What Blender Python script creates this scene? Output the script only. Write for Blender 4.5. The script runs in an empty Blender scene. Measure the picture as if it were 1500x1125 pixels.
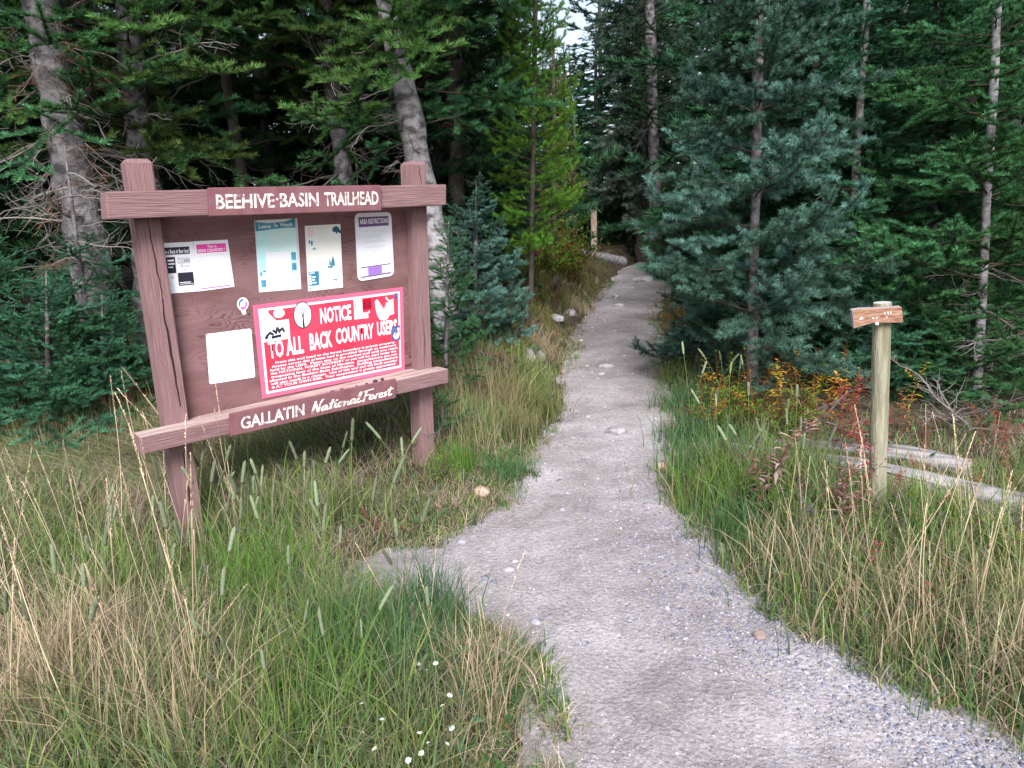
import bpy, bmesh, math, random
import numpy as np
from mathutils import Vector, Matrix
random.seed(7)
RNG = np.random.default_rng(7)
sc = bpy.context.scene
COL = sc.collection

# ------------------------------------------------------------------ camera, light, exposure
F, TILT, ROLL, CAMH = 1060.0, math.radians(13), math.radians(2.2), 1.65
fw = np.array([0, math.cos(TILT), -math.sin(TILT)])
r0 = np.array([1.0, 0, 0]); u0 = np.array([0, math.sin(TILT), math.cos(TILT)])
rt = math.cos(ROLL)*r0 - math.sin(ROLL)*u0
up = math.cos(ROLL)*u0 + math.sin(ROLL)*r0
CAM = np.array([0, 0, CAMH])
cd = bpy.data.cameras.new('camera'); cam = bpy.data.objects.new('camera', cd); COL.objects.link(cam)
m = Matrix.Identity(4)
for i in range(3):
    m[i][0] = rt[i]; m[i][1] = up[i]; m[i][2] = -fw[i]; m[i][3] = CAM[i]
cam.matrix_world = m
cd.sensor_width = 36; cd.lens = 36*F/1500; cd.clip_end = 1000; cd.clip_start = .05
sc.camera = cam

SUN_EL, SUN_AZ = math.radians(43), math.radians(179)      # azimuth from +Y, clockwise: behind the camera, to the right
w = bpy.data.worlds.new('World'); sc.world = w; w.use_nodes = True
nt = w.node_tree
bg = nt.nodes['Background']
sky = nt.nodes.new('ShaderNodeTexSky'); sky.sky_type = 'NISHITA'; sky.sun_disc = False
sky.sun_elevation = SUN_EL; sky.sun_rotation = SUN_AZ; sky.air_density = 1.0; sky.dust_density = 1.5; sky.ozone_density = 1.5
hs = nt.nodes.new('ShaderNodeHueSaturation'); hs.inputs['Saturation'].default_value = .62
nt.links.new(sky.outputs[0], hs.inputs['Color']); nt.links.new(hs.outputs[0], bg.inputs[0])
bg.inputs[1].default_value = .11
sd_ = bpy.data.lights.new('sun', 'SUN'); sun = bpy.data.objects.new('sun', sd_); COL.objects.link(sun)
sd_.energy = 2.6; sd_.angle = math.radians(28); sd_.color = (1, .965, .985)
sv = Vector((math.sin(SUN_AZ)*math.cos(SUN_EL), math.cos(SUN_AZ)*math.cos(SUN_EL), math.sin(SUN_EL)))
sun.rotation_euler = sv.to_track_quat('Z', 'Y').to_euler(); sun.location = (3, -6, 12)
vs = sc.view_settings
vs.view_transform = 'Standard'; vs.look = 'None'; vs.gamma = 1; vs.use_curve_mapping = False; vs.exposure = 1.22
sc.cycles.max_bounces = 6; sc.cycles.diffuse_bounces = 3; sc.cycles.transmission_bounces = 3; sc.cycles.glossy_bounces = 2
sc.cycles.caustics_reflective = False; sc.cycles.caustics_refractive = False

# ------------------------------------------------------------------ numeric helpers
def ray(u, v): return fw*F + rt*(u-750) - up*(v-562.5)
def at(u, v, y):
    d = ray(u, v); return CAM + d*(y/d[1])
def h0(y):
    s = np.clip(np.asarray(y, float)-3.6, 0, None)
    r = .062*s*s/(s+1.2)
    return np.where(s > 9.5, .062*9.5**2/10.7 + .035*(s-9.5)*np.exp(-(s-9.5)/40), r)
def gp0(u, v, hf=None):
    d = ray(u, v); d = d/d[1]
    hf = hf or (lambda x, y: h0(y))
    ys = np.linspace(.8, 30, 3000)
    z = CAMH + d[2]*ys; g = hf(d[0]*ys, ys)
    k = np.argmax(z <= g)
    if z[k] > g[k]: k = len(ys)-1
    y = ys[k]; return np.array([d[0]*y, y, float(g[k])])
def _hash(ix, iy, seed):
    n = (ix*374761393 + iy*668265263 + seed*974711) & 0x7fffffff
    n = ((n ^ (n >> 13))*1274126177) & 0x7fffffff
    return ((n ^ (n >> 16)) & 0xffff)/65535.0
def vn(x, y, s=0):
    x = np.asarray(x, float); y = np.asarray(y, float)
    ix = np.floor(x).astype(np.int64); iy = np.floor(y).astype(np.int64)
    fx = x-ix; fy = y-iy; fx = fx*fx*(3-2*fx); fy = fy*fy*(3-2*fy)
    return (_hash(ix, iy, s)*(1-fx)+_hash(ix+1, iy, s)*fx)*(1-fy) + (_hash(ix, iy+1, s)*(1-fx)+_hash(ix+1, iy+1, s)*fx)*fy
def fbm(x, y, s=0): return .55*vn(x, y, s)+.3*vn(x*2.1+9, y*2.1+4, s+1)+.15*vn(x*4.3+3, y*4.3+7, s+2)
def sstep(a, b, x):
    t = np.clip((x-a)/(b-a), 0, 1); return t*t*(3-2*t)

# trail outline read on the ground (edge points of the real path)
_L = [(772,1180),(772,1120),(764,1020),(730,968),(650,935),(575,905),(515,868),(500,835),(545,806),(620,786),(676,762),(734,735),(748,705),(760,668),(784,640),(810,600),(819,560),(828,525),(841,480),(864,445),(888,420),(903,400),(912,392)]
_R = [(985,398),(1000,405),(1012,412),(990,420),(975,430),(968,455),(970,480),(974,540),(985,600),(998,660),(1000,700),(1020,750),(1054,800),(1082,832),(1145,880),(1205,925),(1275,962),(1355,1000),(1445,1045),(1515,1080),(1630,1140),(1730,1190)]
lp = [gp0(*p)[:2] for p in _L]; rp = [gp0(*p)[:2] for p in _R]
yt = lp[-1][1]
tail = [np.array([lp[-1][0]+.6, yt+1.2]), np.array([lp[-1][0]+2.6, yt+2.4]), np.array([lp[-1][0]+6, yt+2.8]), np.array([lp[-1][0]+6, yt+1.6]), np.array([rp[0][0]+1.2, yt+1.1])]
front = [np.array([2.6, -.5]), np.array([.15, -.5])]
POLY = np.array(lp + tail + rp + front)
def sdist(x, y):
    """distance to the trail outline, negative on the trail"""
    x = np.asarray(x, float).ravel(); y = np.asarray(y, float).ravel()
    best = np.full(x.shape, 1e9); ins = np.zeros(x.shape, bool)
    n = len(POLY)
    for i in range(n):
        a = POLY[i]; b = POLY[(i+1) % n]; e = b-a
        t = np.clip(((x-a[0])*e[0]+(y-a[1])*e[1])/max(e@e, 1e-9), 0, 1)
        d = np.hypot(x-a[0]-t*e[0], y-a[1]-t*e[1]); best = np.minimum(best, d)
        c = (a[1] > y) != (b[1] > y)
        xi = a[0] + (y-a[1])*e[0]/(e[1] if abs(e[1]) > 1e-9 else 1e-9)
        ins ^= c & (x < xi)
    return np.where(ins, -best, best)
LC = np.array(lp); RC = np.array(rp)[::-1]
def centre(y):
    yy = np.clip(y, 1.5, yt)
    return .5*(np.interp(yy, np.maximum.accumulate(LC[:, 1]), LC[:, 0]) + np.interp(yy, np.maximum.accumulate(RC[:, 1]), RC[:, 0]))
def hg(x, y):
    """terrain height off and under the trail"""
    x = np.asarray(x, float); y = np.asarray(y, float); sh = np.broadcast(x, y).shape
    x = np.broadcast_to(x, sh).ravel(); y = np.broadcast_to(y, sh).ravel()
    s = sdist(x, y) + .12*(fbm(x*3, y*3, 5)-.5)
    left = x < centre(y)
    z = h0(y) + (fbm(x*1.1, y*1.1, 2)-.5)*.10*sstep(0, .6, s) + (fbm(x*5, y*5, 3)-.5)*.05*sstep(0, .3, s)
    bank = np.where(left, .26*sstep(.02, .55, s)*sstep(4.7, 6.2, y) + .10*sstep(.2, 2.5, s)*sstep(3.6, 6, y) + .03*sstep(0, .2, s),
                    .05*sstep(0, .25, s))
    z = z + bank - .02*sstep(.05, -.05, s)
    return z.reshape(sh)
def gp(u, v): return gp0(u, v, hg)
def gz(x, y): return float(hg(np.array([x]), np.array([y]))[0])

# ------------------------------------------------------------------ mesh helpers
def new_mesh(name, V, T, mats=(), mi=None, col=None, smooth=False):
    V = np.asarray(V, np.float32); T = np.asarray(T, np.int32)
    me = bpy.data.meshes.new(name)
    k = T.shape[1]
    me.vertices.add(len(V)); me.vertices.foreach_set('co', V.ravel())
    me.loops.add(T.size); me.loops.foreach_set('vertex_index', T.ravel())
    me.polygons.add(len(T)); me.polygons.foreach_set('loop_start', np.arange(0, T.size, k, dtype=np.int32))
    me.polygons.foreach_set('loop_total', np.full(len(T), k, np.int32))
    for mm in mats: me.materials.append(mm)
    if mi is not None: me.polygons.foreach_set('material_index', np.asarray(mi, np.int32))
    if smooth: me.polygons.foreach_set('use_smooth', np.ones(len(T), bool))
    me.update(calc_edges=True)
    if col is not None:
        a = me.color_attributes.new('Tint', 'FLOAT_COLOR', 'POINT')
        c = np.ones((len(V), 4), np.float32); c[:, :3] = col
        a.data.foreach_set('color', c.ravel())
    return me
class Geo:
    def __init__(s): s.V = []; s.T = []; s.M = []; s.C = []; s.n = 0
    def add(s, V, T, mi=0, col=(1, 1, 1)):
        V = np.asarray(V, float).reshape(-1, 3); T = np.asarray(T, int)
        if T.size == 0: return
        if T.shape[1] == 4: T = np.concatenate([T[:, [0, 1, 2]], T[:, [0, 2, 3]]])
        s.V.append(V); s.T.append(T+s.n); s.M.append(np.full(len(T), mi)); s.n += len(V)
        s.C.append(np.broadcast_to(np.asarray(col, float), (len(V), 3)))
    def mesh(s, name, mats, smooth=False):
        return new_mesh(name, np.concatenate(s.V), np.concatenate(s.T), mats, np.concatenate(s.M), np.concatenate(s.C), smooth)
def obj(name, me, parent=None):
    o = bpy.data.objects.new(name, me); COL.objects.link(o)
    if parent: o.parent = parent
    return o
def tag(o, label=None, cat=None, group=None, kind=None):
    if label: o['label'] = label
    if cat: o['category'] = cat
    if group: o['group'] = group
    if kind: o['kind'] = kind
    return o
def thing(name, label, cat, loc=(0, 0, 0), rz=0, group=None):
    o = bpy.data.objects.new(name, None); COL.objects.link(o); o.empty_display_size = .1
    o.location = [float(c) for c in loc]; o.rotation_euler = (0, 0, rz)
    return tag(o, label, cat, group)
def tube(path, rad, n=8, cap=True):
    """tube along path; returns verts, tris"""
    P = np.asarray(path, float); R = np.broadcast_to(np.asarray(rad, float), (len(P),))
    D = np.gradient(P, axis=0); D /= np.linalg.norm(D, axis=1)[:, None]+1e-9
    ref = np.array([0, 0, 1.]) if abs(D[0][2]) < .8 else np.array([1., 0, 0])
    A = np.cross(D, ref); A /= np.linalg.norm(A, axis=1)[:, None]+1e-9; B = np.cross(D, A)
    th = np.linspace(0, 2*np.pi, n, endpoint=False)
    V = P[:, None]+R[:, None, None]*(A[:, None]*np.cos(th)[None, :, None]+B[:, None]*np.sin(th)[None, :, None])
    V = V.reshape(-1, 3); T = []
    for i in range(len(P)-1):
        for j in range(n):
            a = i*n+j; b = i*n+(j+1) % n; T += [(a, b, b+n), (a, b+n, a+n)]
    if cap:
        V = np.vstack([V, P[:1], P[-1:]]); c0 = len(P)*n; e = (len(P)-1)*n
        for j in range(n):
            T.append((c0, (j+1) % n, j)); T.append((c0+1, e+j, e+(j+1) % n))
    return V, np.array(T)

# ------------------------------------------------------------------ materials
def material(name, col, col2=None, rough=.8, nscale=8, stretch=(1, 1, 1), bump=0, bscale=None, tint=False, rnd=0, transl=0, spec=.25, ramp=(.35, .65), detail=6, dist=0.0):
    m_ = bpy.data.materials.new(name); m_.use_nodes = True; t = m_.node_tree; b = t.nodes['Principled BSDF']
    b.inputs['Roughness'].default_value = rough; b.inputs['Specular IOR Level'].default_value = spec
    N = lambda ty: t.nodes.new('ShaderNode'+ty); Lk = t.links.new
    tc = N('TexCoord'); mp = N('Mapping'); mp.inputs['Scale'].default_value = stretch; Lk(tc.outputs['Object'], mp.inputs[0])
    out = None
    if col2 is not None:
        no = N('TexNoise'); no.inputs['Scale'].default_value = nscale; no.inputs['Detail'].default_value = detail; no.inputs['Distortion'].default_value = dist
        Lk(mp.outputs[0], no.inputs['Vector'])
        cr = N('ValToRGB'); cr.color_ramp.elements[0].position = ramp[0]; cr.color_ramp.elements[1].position = ramp[1]
        cr.color_ramp.elements[0].color = (*col, 1); cr.color_ramp.elements[1].color = (*col2, 1)
        Lk(no.outputs[0], cr.inputs[0]); out = cr.outputs[0]
    else:
        rg = N('RGB'); rg.outputs[0].default_value = (*col, 1); out = rg.outputs[0]
    if tint:
        at_ = N('Attribute'); at_.attribute_name = 'Tint'; mx = N('MixRGB'); mx.blend_type = 'MULTIPLY'; mx.inputs[0].default_value = 1
        Lk(out, mx.inputs[1]); Lk(at_.outputs[0], mx.inputs[2]); out = mx.outputs[0]
    if rnd:
        oi = N('ObjectInfo'); mr = N('MapRange'); mr.inputs[3].default_value = 1-rnd; mr.inputs[4].default_value = 1+rnd
        Lk(oi.outputs['Random'], mr.inputs[0]); h = N('HueSaturation'); Lk(out, h.inputs['Color']); Lk(mr.outputs[0], h.inputs['Value'])
        m2 = N('MapRange'); m2.inputs[3].default_value = .5-rnd*.06; m2.inputs[4].default_value = .5+rnd*.06
        Lk(oi.outputs['Random'], m2.inputs[0]); Lk(m2.outputs[0], h.inputs['Hue']); out = h.outputs[0]
    Lk(out, b.inputs['Base Color'])
    if bump:
        nb = N('TexNoise'); nb.inputs['Scale'].default_value = bscale or nscale*2; nb.inputs['Detail'].default_value = 8
        Lk(mp.outputs[0], nb.inputs['Vector']); bp = N('Bump'); bp.inputs['Strength'].default_value = min(1, bump); bp.inputs['Distance'].default_value = .02*max(1, bump)
        Lk(nb.outputs[0], bp.inputs['Height']); Lk(bp.outputs[0], b.inputs['Normal'])
    if transl:
        tr = N('BsdfTranslucent'); Lk(out, tr.inputs[0]); ms = N('MixShader'); ms.inputs[0].default_value = transl
        Lk(b.outputs[0], ms.inputs[1]); Lk(tr.outputs[0], ms.inputs[2]); Lk(ms.outputs[0], t.nodes['Material Output'].inputs[0])
    return m_
M = {}
def dirt():
    m_ = material('packed_dirt', (.285, .265, .266), (.385, .365, .368), .95, 3.2, bump=.6, bscale=60, ramp=(.3, .7), detail=12)
    t = m_.node_tree; N = lambda ty: t.nodes.new('ShaderNode'+ty); b = t.nodes['Principled BSDF']; Lk = t.links.new
    tc = N('TexCoord'); col = b.inputs['Base Color'].links[0].from_socket
    for sc_, lo, hi, amt in ((34, .7, 1.25, .35), (75, .5, 1.5, .45), (170, .4, 1.6, .5)):
        vo = N('TexVoronoi'); vo.inputs['Scale'].default_value = sc_; Lk(tc.outputs['Object'], vo.inputs['Vector'])
        sp_ = N('SeparateColor'); Lk(vo.outputs['Color'], sp_.inputs[0])
        mr = N('MapRange'); mr.inputs[3].default_value = lo; mr.inputs[4].default_value = hi; Lk(sp_.outputs[0], mr.inputs[0])
        gt = N('MapRange'); gt.inputs[1].default_value = .45; gt.inputs[2].default_value = .62; gt.inputs[4].default_value = amt; Lk(sp_.outputs[1], gt.inputs[0])
        mx = N('MixRGB'); mx.blend_type = 'MULTIPLY'; Lk(gt.outputs[0], mx.inputs[0]); Lk(col, mx.inputs[1]); Lk(mr.outputs[0], mx.inputs[2]); col = mx.outputs[0]
    no = N('TexNoise'); no.inputs['Scale'].default_value = 1.1; no.inputs['Detail'].default_value = 9; no.inputs['Roughness'].default_value = .62; Lk(tc.outputs['Object'], no.inputs['Vector'])
    cr = N('ValToRGB'); cr.color_ramp.elements[0].position = .36; cr.color_ramp.elements[0].color = (.70, .66, .64, 1); cr.color_ramp.elements[1].position = .6; cr.color_ramp.elements[1].color = (1.08, 1.06, 1.06, 1); Lk(no.outputs[0], cr.inputs[0])
    mx = N('MixRGB'); mx.blend_type = 'MULTIPLY'; mx.inputs[0].default_value = 1; Lk(col, mx.inputs[1]); Lk(cr.outputs[0], mx.inputs[2]); col = mx.outputs[0]
    Lk(col, b.inputs['Base Color'])
    return m_
M['trail'] = dirt()
M['ground'] = material('forest_soil', (.035, .026, .018), (.10, .082, .045), .95, 6, bump=.8, bscale=50, detail=12)
M['gravel'] = material('gravel_stone', (1, 1, 1), None, .8, tint=True, bump=.2, bscale=90)
M['grass'] = material('grass_blade', (1, 1, 1), None, .6, tint=True, transl=.3, spec=.1)
M['litter'] = material('leaf_litter', (1, 1, 1), None, .8, tint=True)
M['bark_grey'] = material('grey_bark', (.066, .060, .060), (.235, .218, .222), .9, 11, (1, 1, 1.1), bump=1.2, bscale=26, detail=12, ramp=(.38, .60))
M['bark_pale'] = material('pale_bark', (.09, .08, .08), (.38, .355, .36), .85, 9, (1, 1, 1.6), bump=.7, bscale=30, ramp=(.36, .56), detail=9)
M['bark_dark'] = material('dark_bark', (.05, .04, .035), (.15, .125, .11), .9, 9, (1, 1, .4), bump=1, bscale=24)
M['twig'] = material('twig_bark', (.07, .055, .042), None, .9, rnd=.3)
M['dead'] = material('dead_twig', (.21, .185, .17), None, .9, rnd=.4)
def needle(name, c, rnd=.25): return material(name, c, None, .5, tint=True, rnd=rnd, transl=.18, spec=.08)
M['n_spruce'] = needle('blue_spruce_needles', (.062, .136, .100), .45)
M['n_fir'] = needle('fir_needles', (.055, .165, .060), .35)
M['n_firy'] = needle('yellow_green_fir_needles', (.085, .168, .045), .35)
M['n_firb'] = needle('fir_needles_bluish', (.055, .165, .085), .35)
M['n_dark'] = needle('dark_fir_needles', (.036, .095, .040))
M['n_grey'] = needle('grey_green_needles', (.095, .150, .110))
M['n_pine'] = needle('pine_needles', (.19, .40, .055))
M['n_pine2'] = needle('olive_pine_needles', (.26, .28, .09))
M['n_brown'] = needle('dead_brown_needles', (.26, .105, .045))
M['wood'] = material('faded_red_timber_long', (.165, .090, .090), (.305, .185, .182), .85, 12, (.45, 11, 11), bump=.5, bscale=16, detail=12, ramp=(.22, .78))
M['wood_v'] = material('faded_red_timber_upright', (.165, .090, .090), (.305, .185, .182), .85, 12, (11, 11, .45), bump=.5, bscale=16, detail=12, ramp=(.22, .78))
M['wood_top'] = material('pale_timber', (.30, .20, .18), (.5, .40, .36), .9, 9, (.6, 6, 6), bump=.5)  # paler timber colour for the ledge and the lower rail's upward faces
M['paint'] = material('brown_sign_paint', (.175, .072, .082), (.22, .10, .11), .65, 14, bump=.08)
M['letter'] = material('worn_cream_paint', (.80, .75, .66), (.26, .14, .145), .7, 34, ramp=(.50, .66))
M['crack'] = material('timber_crack', (.03, .016, .015), None, 1)
M['paper'] = material('white_paper', (.82, .82, .84), None, .6)
M['plastic'] = material('white_plastic', (.82, .80, .86), None, .4)
M['black'] = material('black_ink', (.02, .02, .035), None, .6)
M['navy'] = material('navy_ink', (.06, .07, .2), (.11, .14, .3), .6, 30)
M['grey'] = material('grey_ink', (.42, .42, .46), None, .7)
M['lgrey'] = material('pale_grey_ink', (.64, .64, .66), None, .7)
M['pink'] = material('pink_ink', (.80, .06, .36), None, .6)
M['red'] = material('red_sign_face', (.60, .03, .06), (.74, .065, .115), .4, 5, ramp=(.25, .75))
M['redrim'] = material('faded_red_border', (.70, .13, .22), None, .5)
M['darkred'] = material('dark_red_print', (.42, .0, .02), None, .5)
M['teal'] = material('blue_print', (.04, .20, .34), (.12, .38, .50), .6, 12)
M['cyan'] = material('pale_cyan_print', (.42, .78, .78), (.74, .84, .76), .6, 4)
M['tealdark'] = material('dark_teal_print', (.02, .10, .17), None, .6)
M['mauve'] = material('mauve_print', (.16, .08, .22), None, .6)
M['violet'] = material('violet_print', (.32, .17, .55), None, .6)
M['cream'] = material('cream_paper', (.82, .81, .74), None, .6)
M['bluep'] = material('blue_sticker_print', (.08, .16, .45), None, .5)
M['metal'] = material('galvanised_bolt', (.55, .55, .58), None, .4, spec=.5)
M['post'] = material('treated_green_post', (.20, .185, .115), (.36, .34, .25), .9, 8, (5, 5, .6), bump=.6, bscale=20)
M['post_top'] = material('cut_post_end', (.42, .41, .40), (.6, .58, .56), .9, 30)
M['board'] = material('weathered_orange_board', (.24, .11, .06), (.40, .25, .18), .85, 8, (1.2, 6, 6), bump=.6)
M['board_edge'] = material('weathered_grey_edge', (.26, .23, .24), (.36, .33, .34), .9, 10)
M['fpost'] = material('brown_post', (.30, .17, .11), (.42, .36, .33), .9, 6, (4, 4, .7), bump=.5)
M['log'] = material('silver_log', (.13, .12, .12), (.41, .392, .395), .9, 4, (.4, 6, 6), bump=.8, bscale=10, detail=10)
M['log_end'] = material('log_cut_end', (.35, .32, .30), (.55, .51, .48), .9, 20)
M['rock_tan'] = material('tan_rock', (.36, .25, .18), (.52, .38, .30), .85, 12, bump=.3)
M['rock_grey'] = material('grey_rock', (.22, .21, .215), (.42, .40, .41), .9, 16, bump=.5)
M['rock_white'] = material('pale_rock', (.30, .29, .29), (.56, .54, .54), .9, 16, bump=.9)
M['rock_pink'] = material('reddish_stone', (.19, .135, .12), (.28, .205, .185), .85, 15, bump=.4)
M['seed'] = material('timothy_seed', (.27, .32, .18), (.17, .19, .12), .9, 220, bump=.6, bscale=700, tint=True, rnd=.5)
M['straw'] = material('straw', (.56, .43, .29), None, .8, tint=True, rnd=.3, transl=.1)
M['stemg'] = material('green_stem', (.16, .21, .07), None, .7, rnd=.2)
M['stemr'] = material('red_stem', (.22, .07, .05), None, .7, rnd=.2)
M['leaf'] = material('coloured_leaf', (1, 1, 1), None, .6, tint=True, rnd=.2, transl=.25, spec=.1)
M['petal'] = material('white_petal', (.82, .82, .78), None, .6, transl=.15)
M['fcentre'] = material('flower_centre', (.55, .52, .25), None, .8)

def plywood():
    m_ = material('brown_plywood', (.155, .076, .074), (.235, .128, .128), .8, 3, (1, 1, 3))
    t = m_.node_tree; N = lambda ty: t.nodes.new('ShaderNode'+ty); b = t.nodes['Principled BSDF']
    tc = N('TexCoord'); mp = N('Mapping'); mp.inputs['Scale'].default_value = (1.0, 1, 5.0); t.links.new(tc.outputs['Object'], mp.inputs[0])
    no = N('TexNoise'); no.inputs['Scale'].default_value = 1.9; no.inputs['Detail'].default_value = 2; no.inputs['Distortion'].default_value = .6
    t.links.new(mp.outputs[0], no.inputs['Vector'])
    mu = N('Math'); mu.operation = 'MULTIPLY'; mu.inputs[1].default_value = 26; t.links.new(no.outputs[0], mu.inputs[0])
    fr = N('Math'); fr.operation = 'FRACT'; t.links.new(mu.outputs[0], fr.inputs[0])
    cr = N('ValToRGB'); e = cr.color_ramp.elements; e[0].position = 0; e[0].color = (.28, .26, .26, 1); e[1].position = .3; e[1].color = (1, 1, 1, 1)
    x = e.new(.9); x.color = (1, 1, 1, 1); x = e.new(1); x.color = (.28, .26, .26, 1)
    t.links.new(fr.outputs[0], cr.inputs[0])
    n2 = N('TexNoise'); n2.inputs['Scale'].default_value = 2.3; t.links.new(tc.outputs['Object'], n2.inputs['Vector'])
    r2 = N('MapRange'); r2.inputs[1].default_value = .4; r2.inputs[2].default_value = .62; t.links.new(n2.outputs[0], r2.inputs[0])
    mx = N('MixRGB'); mx.blend_type = 'MULTIPLY'; t.links.new(r2.outputs[0], mx.inputs[0])
    src = b.inputs['Base Color'].links[0].from_socket
    t.links.new(src, mx.inputs[1]); t.links.new(cr.outputs[0], mx.inputs[2]); t.links.new(mx.outputs[0], b.inputs['Base Color'])
    return m_
M['ply'] = plywood()

# ------------------------------------------------------------------ terrain and trail
def axis(a, b, c, fine, mid, far):
    pts = [np.arange(b, c, fine)]
    x = c; st = fine
    hi = []
    while x < far: hi.append(x); st *= 1.18; x += st
    x = b; st = fine; lo = []
    while x > a: st *= 1.18; x -= st; lo.append(x)
    return np.concatenate([np.array(lo[::-1]), pts[0], np.array(hi)])
gx = axis(-260, -7, 8, .09, 0, 260); gy = axis(-120, .3, 17, .09, 0, 420)
X, Y = np.meshgrid(gx, gy)
Z = hg(X, Y)
nx, ny = len(gx), len(gy)
I = (np.arange(ny-1)[:, None]*nx+np.arange(nx-1)[None]).ravel()
me = new_mesh('ground', np.stack([X.ravel(), Y.ravel(), Z.ravel()], 1), np.stack([I, I+1, I+nx+1, I+nx], 1), [M['ground']], smooth=True)
tag(obj('ground', me), 'dark forest soil under the grass and trees', 'ground', kind='structure')

st = .035
tx = np.arange(POLY[:, 0].min()-.2, min(POLY[:, 0].max(), 9)+.2, st); ty = np.arange(-.4, POLY[:, 1].max()+.2, st)
X, Y = np.meshgrid(tx, ty); S = sdist(X.ravel(), Y.ravel()).reshape(X.shape) + .14*(fbm(X*3, Y*3, 5)-.5) + .14*(fbm(X*9, Y*9, 8)-.5)
def htrail(x, y, s):
    z = h0(y) + .012 + (fbm(x*2.2, y*2.2, 11)-.5)*.06 + (fbm(x*8, y*8, 12)-.5)*.016 + (vn(x*24, y*24, 13)-.5)*.006
    z = z - .02*sstep(-.35, -.05, -np.abs(s+.35)) * 0
    return z - .07*sstep(-.13, .20, s)
Z = htrail(X, Y, S)
nx = len(tx)
I = (np.arange(len(ty)-1)[:, None]*nx+np.arange(nx-1)[None]).ravel()
Q = np.stack([I, I+1, I+nx+1, I+nx], 1); Q = Q[(S.ravel()[Q] < .24).all(1)]
us, inv = np.unique(Q, return_inverse=True)
me = new_mesh('trail', np.stack([X.ravel(), Y.ravel(), Z.ravel()], 1)[us], inv.reshape(-1, 4), [M['trail']], smooth=True)
tag(obj('trail', me), 'pale packed dirt footpath leading up into the forest', 'path', kind='structure')
def zt(x, y):
    x = np.asarray(x, float); y = np.asarray(y, float)
    return htrail(x, y, sdist(x, y).reshape(x.shape))
def tp(u, v):
    p = gp0(u, v); p[2] = float(zt(np.array([p[0]]), np.array([p[1]]))[0]); return p

# ------------------------------------------------------------------ needle foliage
def perp(D):
    ref = np.where(np.abs(D[:, 2:3]) < .9, np.array([[0, 0, 1.]]), np.array([[1., 0, 0]]))
    A = np.cross(D, ref); A /= np.linalg.norm(A, axis=1)[:, None]+1e-9
    return A, np.cross(D, A)
def needles(g, P, D, L, dens, nl, w, ang, rng, tipc, base, flat=0., mi=1, upb=0.):
    P = np.asarray(P); D = np.asarray(D); L = np.asarray(L); tipc = np.asarray(tipc)
    cnt = np.maximum(3, (L*dens).astype(int)); idx = np.repeat(np.arange(len(P)), cnt); n = len(idx)
    t = rng.random(n)**.9; phi = rng.random(n)*2*np.pi
    A, B = perp(D[idx]); a = ang*(1-.3*t**6)*(.8+.4*rng.random(n))
    Bs = np.where(B[:, 2:3] < 0, -B, B)
    sphi = np.sin(phi); sphi = np.where(sphi < 0, sphi*(1-flat), sphi)
    dr = D[idx]*np.cos(a)[:, None]+(A*np.cos(phi)[:, None]+Bs*sphi[:, None])*np.sin(a)[:, None]
    dr[:, 2] += upb
    dr /= np.linalg.norm(dr, axis=1)[:, None]
    b = P[idx]+D[idx]*(L[idx]*t)[:, None]
    sd = np.cross(dr, rng.normal(size=(n, 3))); sd /= np.linalg.norm(sd, axis=1)[:, None]+1e-9
    ln = nl*(.75+.5*rng.random(n))
    V = np.stack([b-sd*w/2, b+sd*w/2, b+dr*ln[:, None]], 1).reshape(-1, 3)
    T = np.arange(3*n).reshape(-1, 3)
    shade = (.75+.5*rng.random(len(P)))[idx]*(.85+.3*rng.random(n))
    c = np.array(base)[None]*shade[:, None]*.8*(1+tipc[idx][:, None]*np.array([[.95, .80, .85]]))
    g.add(V, T, mi, np.repeat(c, 3, 0))
KINDS = {
    #            dens  nl    w      ang  spacing latang latlen droop upturn flat upb
    'spruce': dict(dens=1150, nl=.038, w=.0046, ang=1.1, sp=.095, la=.95, ll=.46, droop=-.10, upt=.25, flat=.1, upb=.12, tip=1.5),
    'fir':    dict(dens=1000, nl=.036, w=.0046, ang=1.05, sp=.092, la=1.0, ll=.48, droop=-.06, upt=.14, flat=.6, upb=.25, tip=1.1),
    'pine':   dict(dens=900, nl=.070, w=.0040, ang=.75, sp=.10, la=.75, ll=.36, droop=-.05, upt=.5, flat=.1, upb=.2, tip=.35),
    'dead':   dict(dens=0, nl=0, w=0, ang=0, sp=.085, la=.9, ll=.42, droop=-.15, upt=-.05, flat=0, upb=0, tip=0),
    'brown':  dict(dens=330, nl=.022, w=.003, ang=.7, sp=.08, la=.9, ll=.4, droop=-.25, upt=-.1, flat=0, upb=-.2, tip=.2)}
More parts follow.
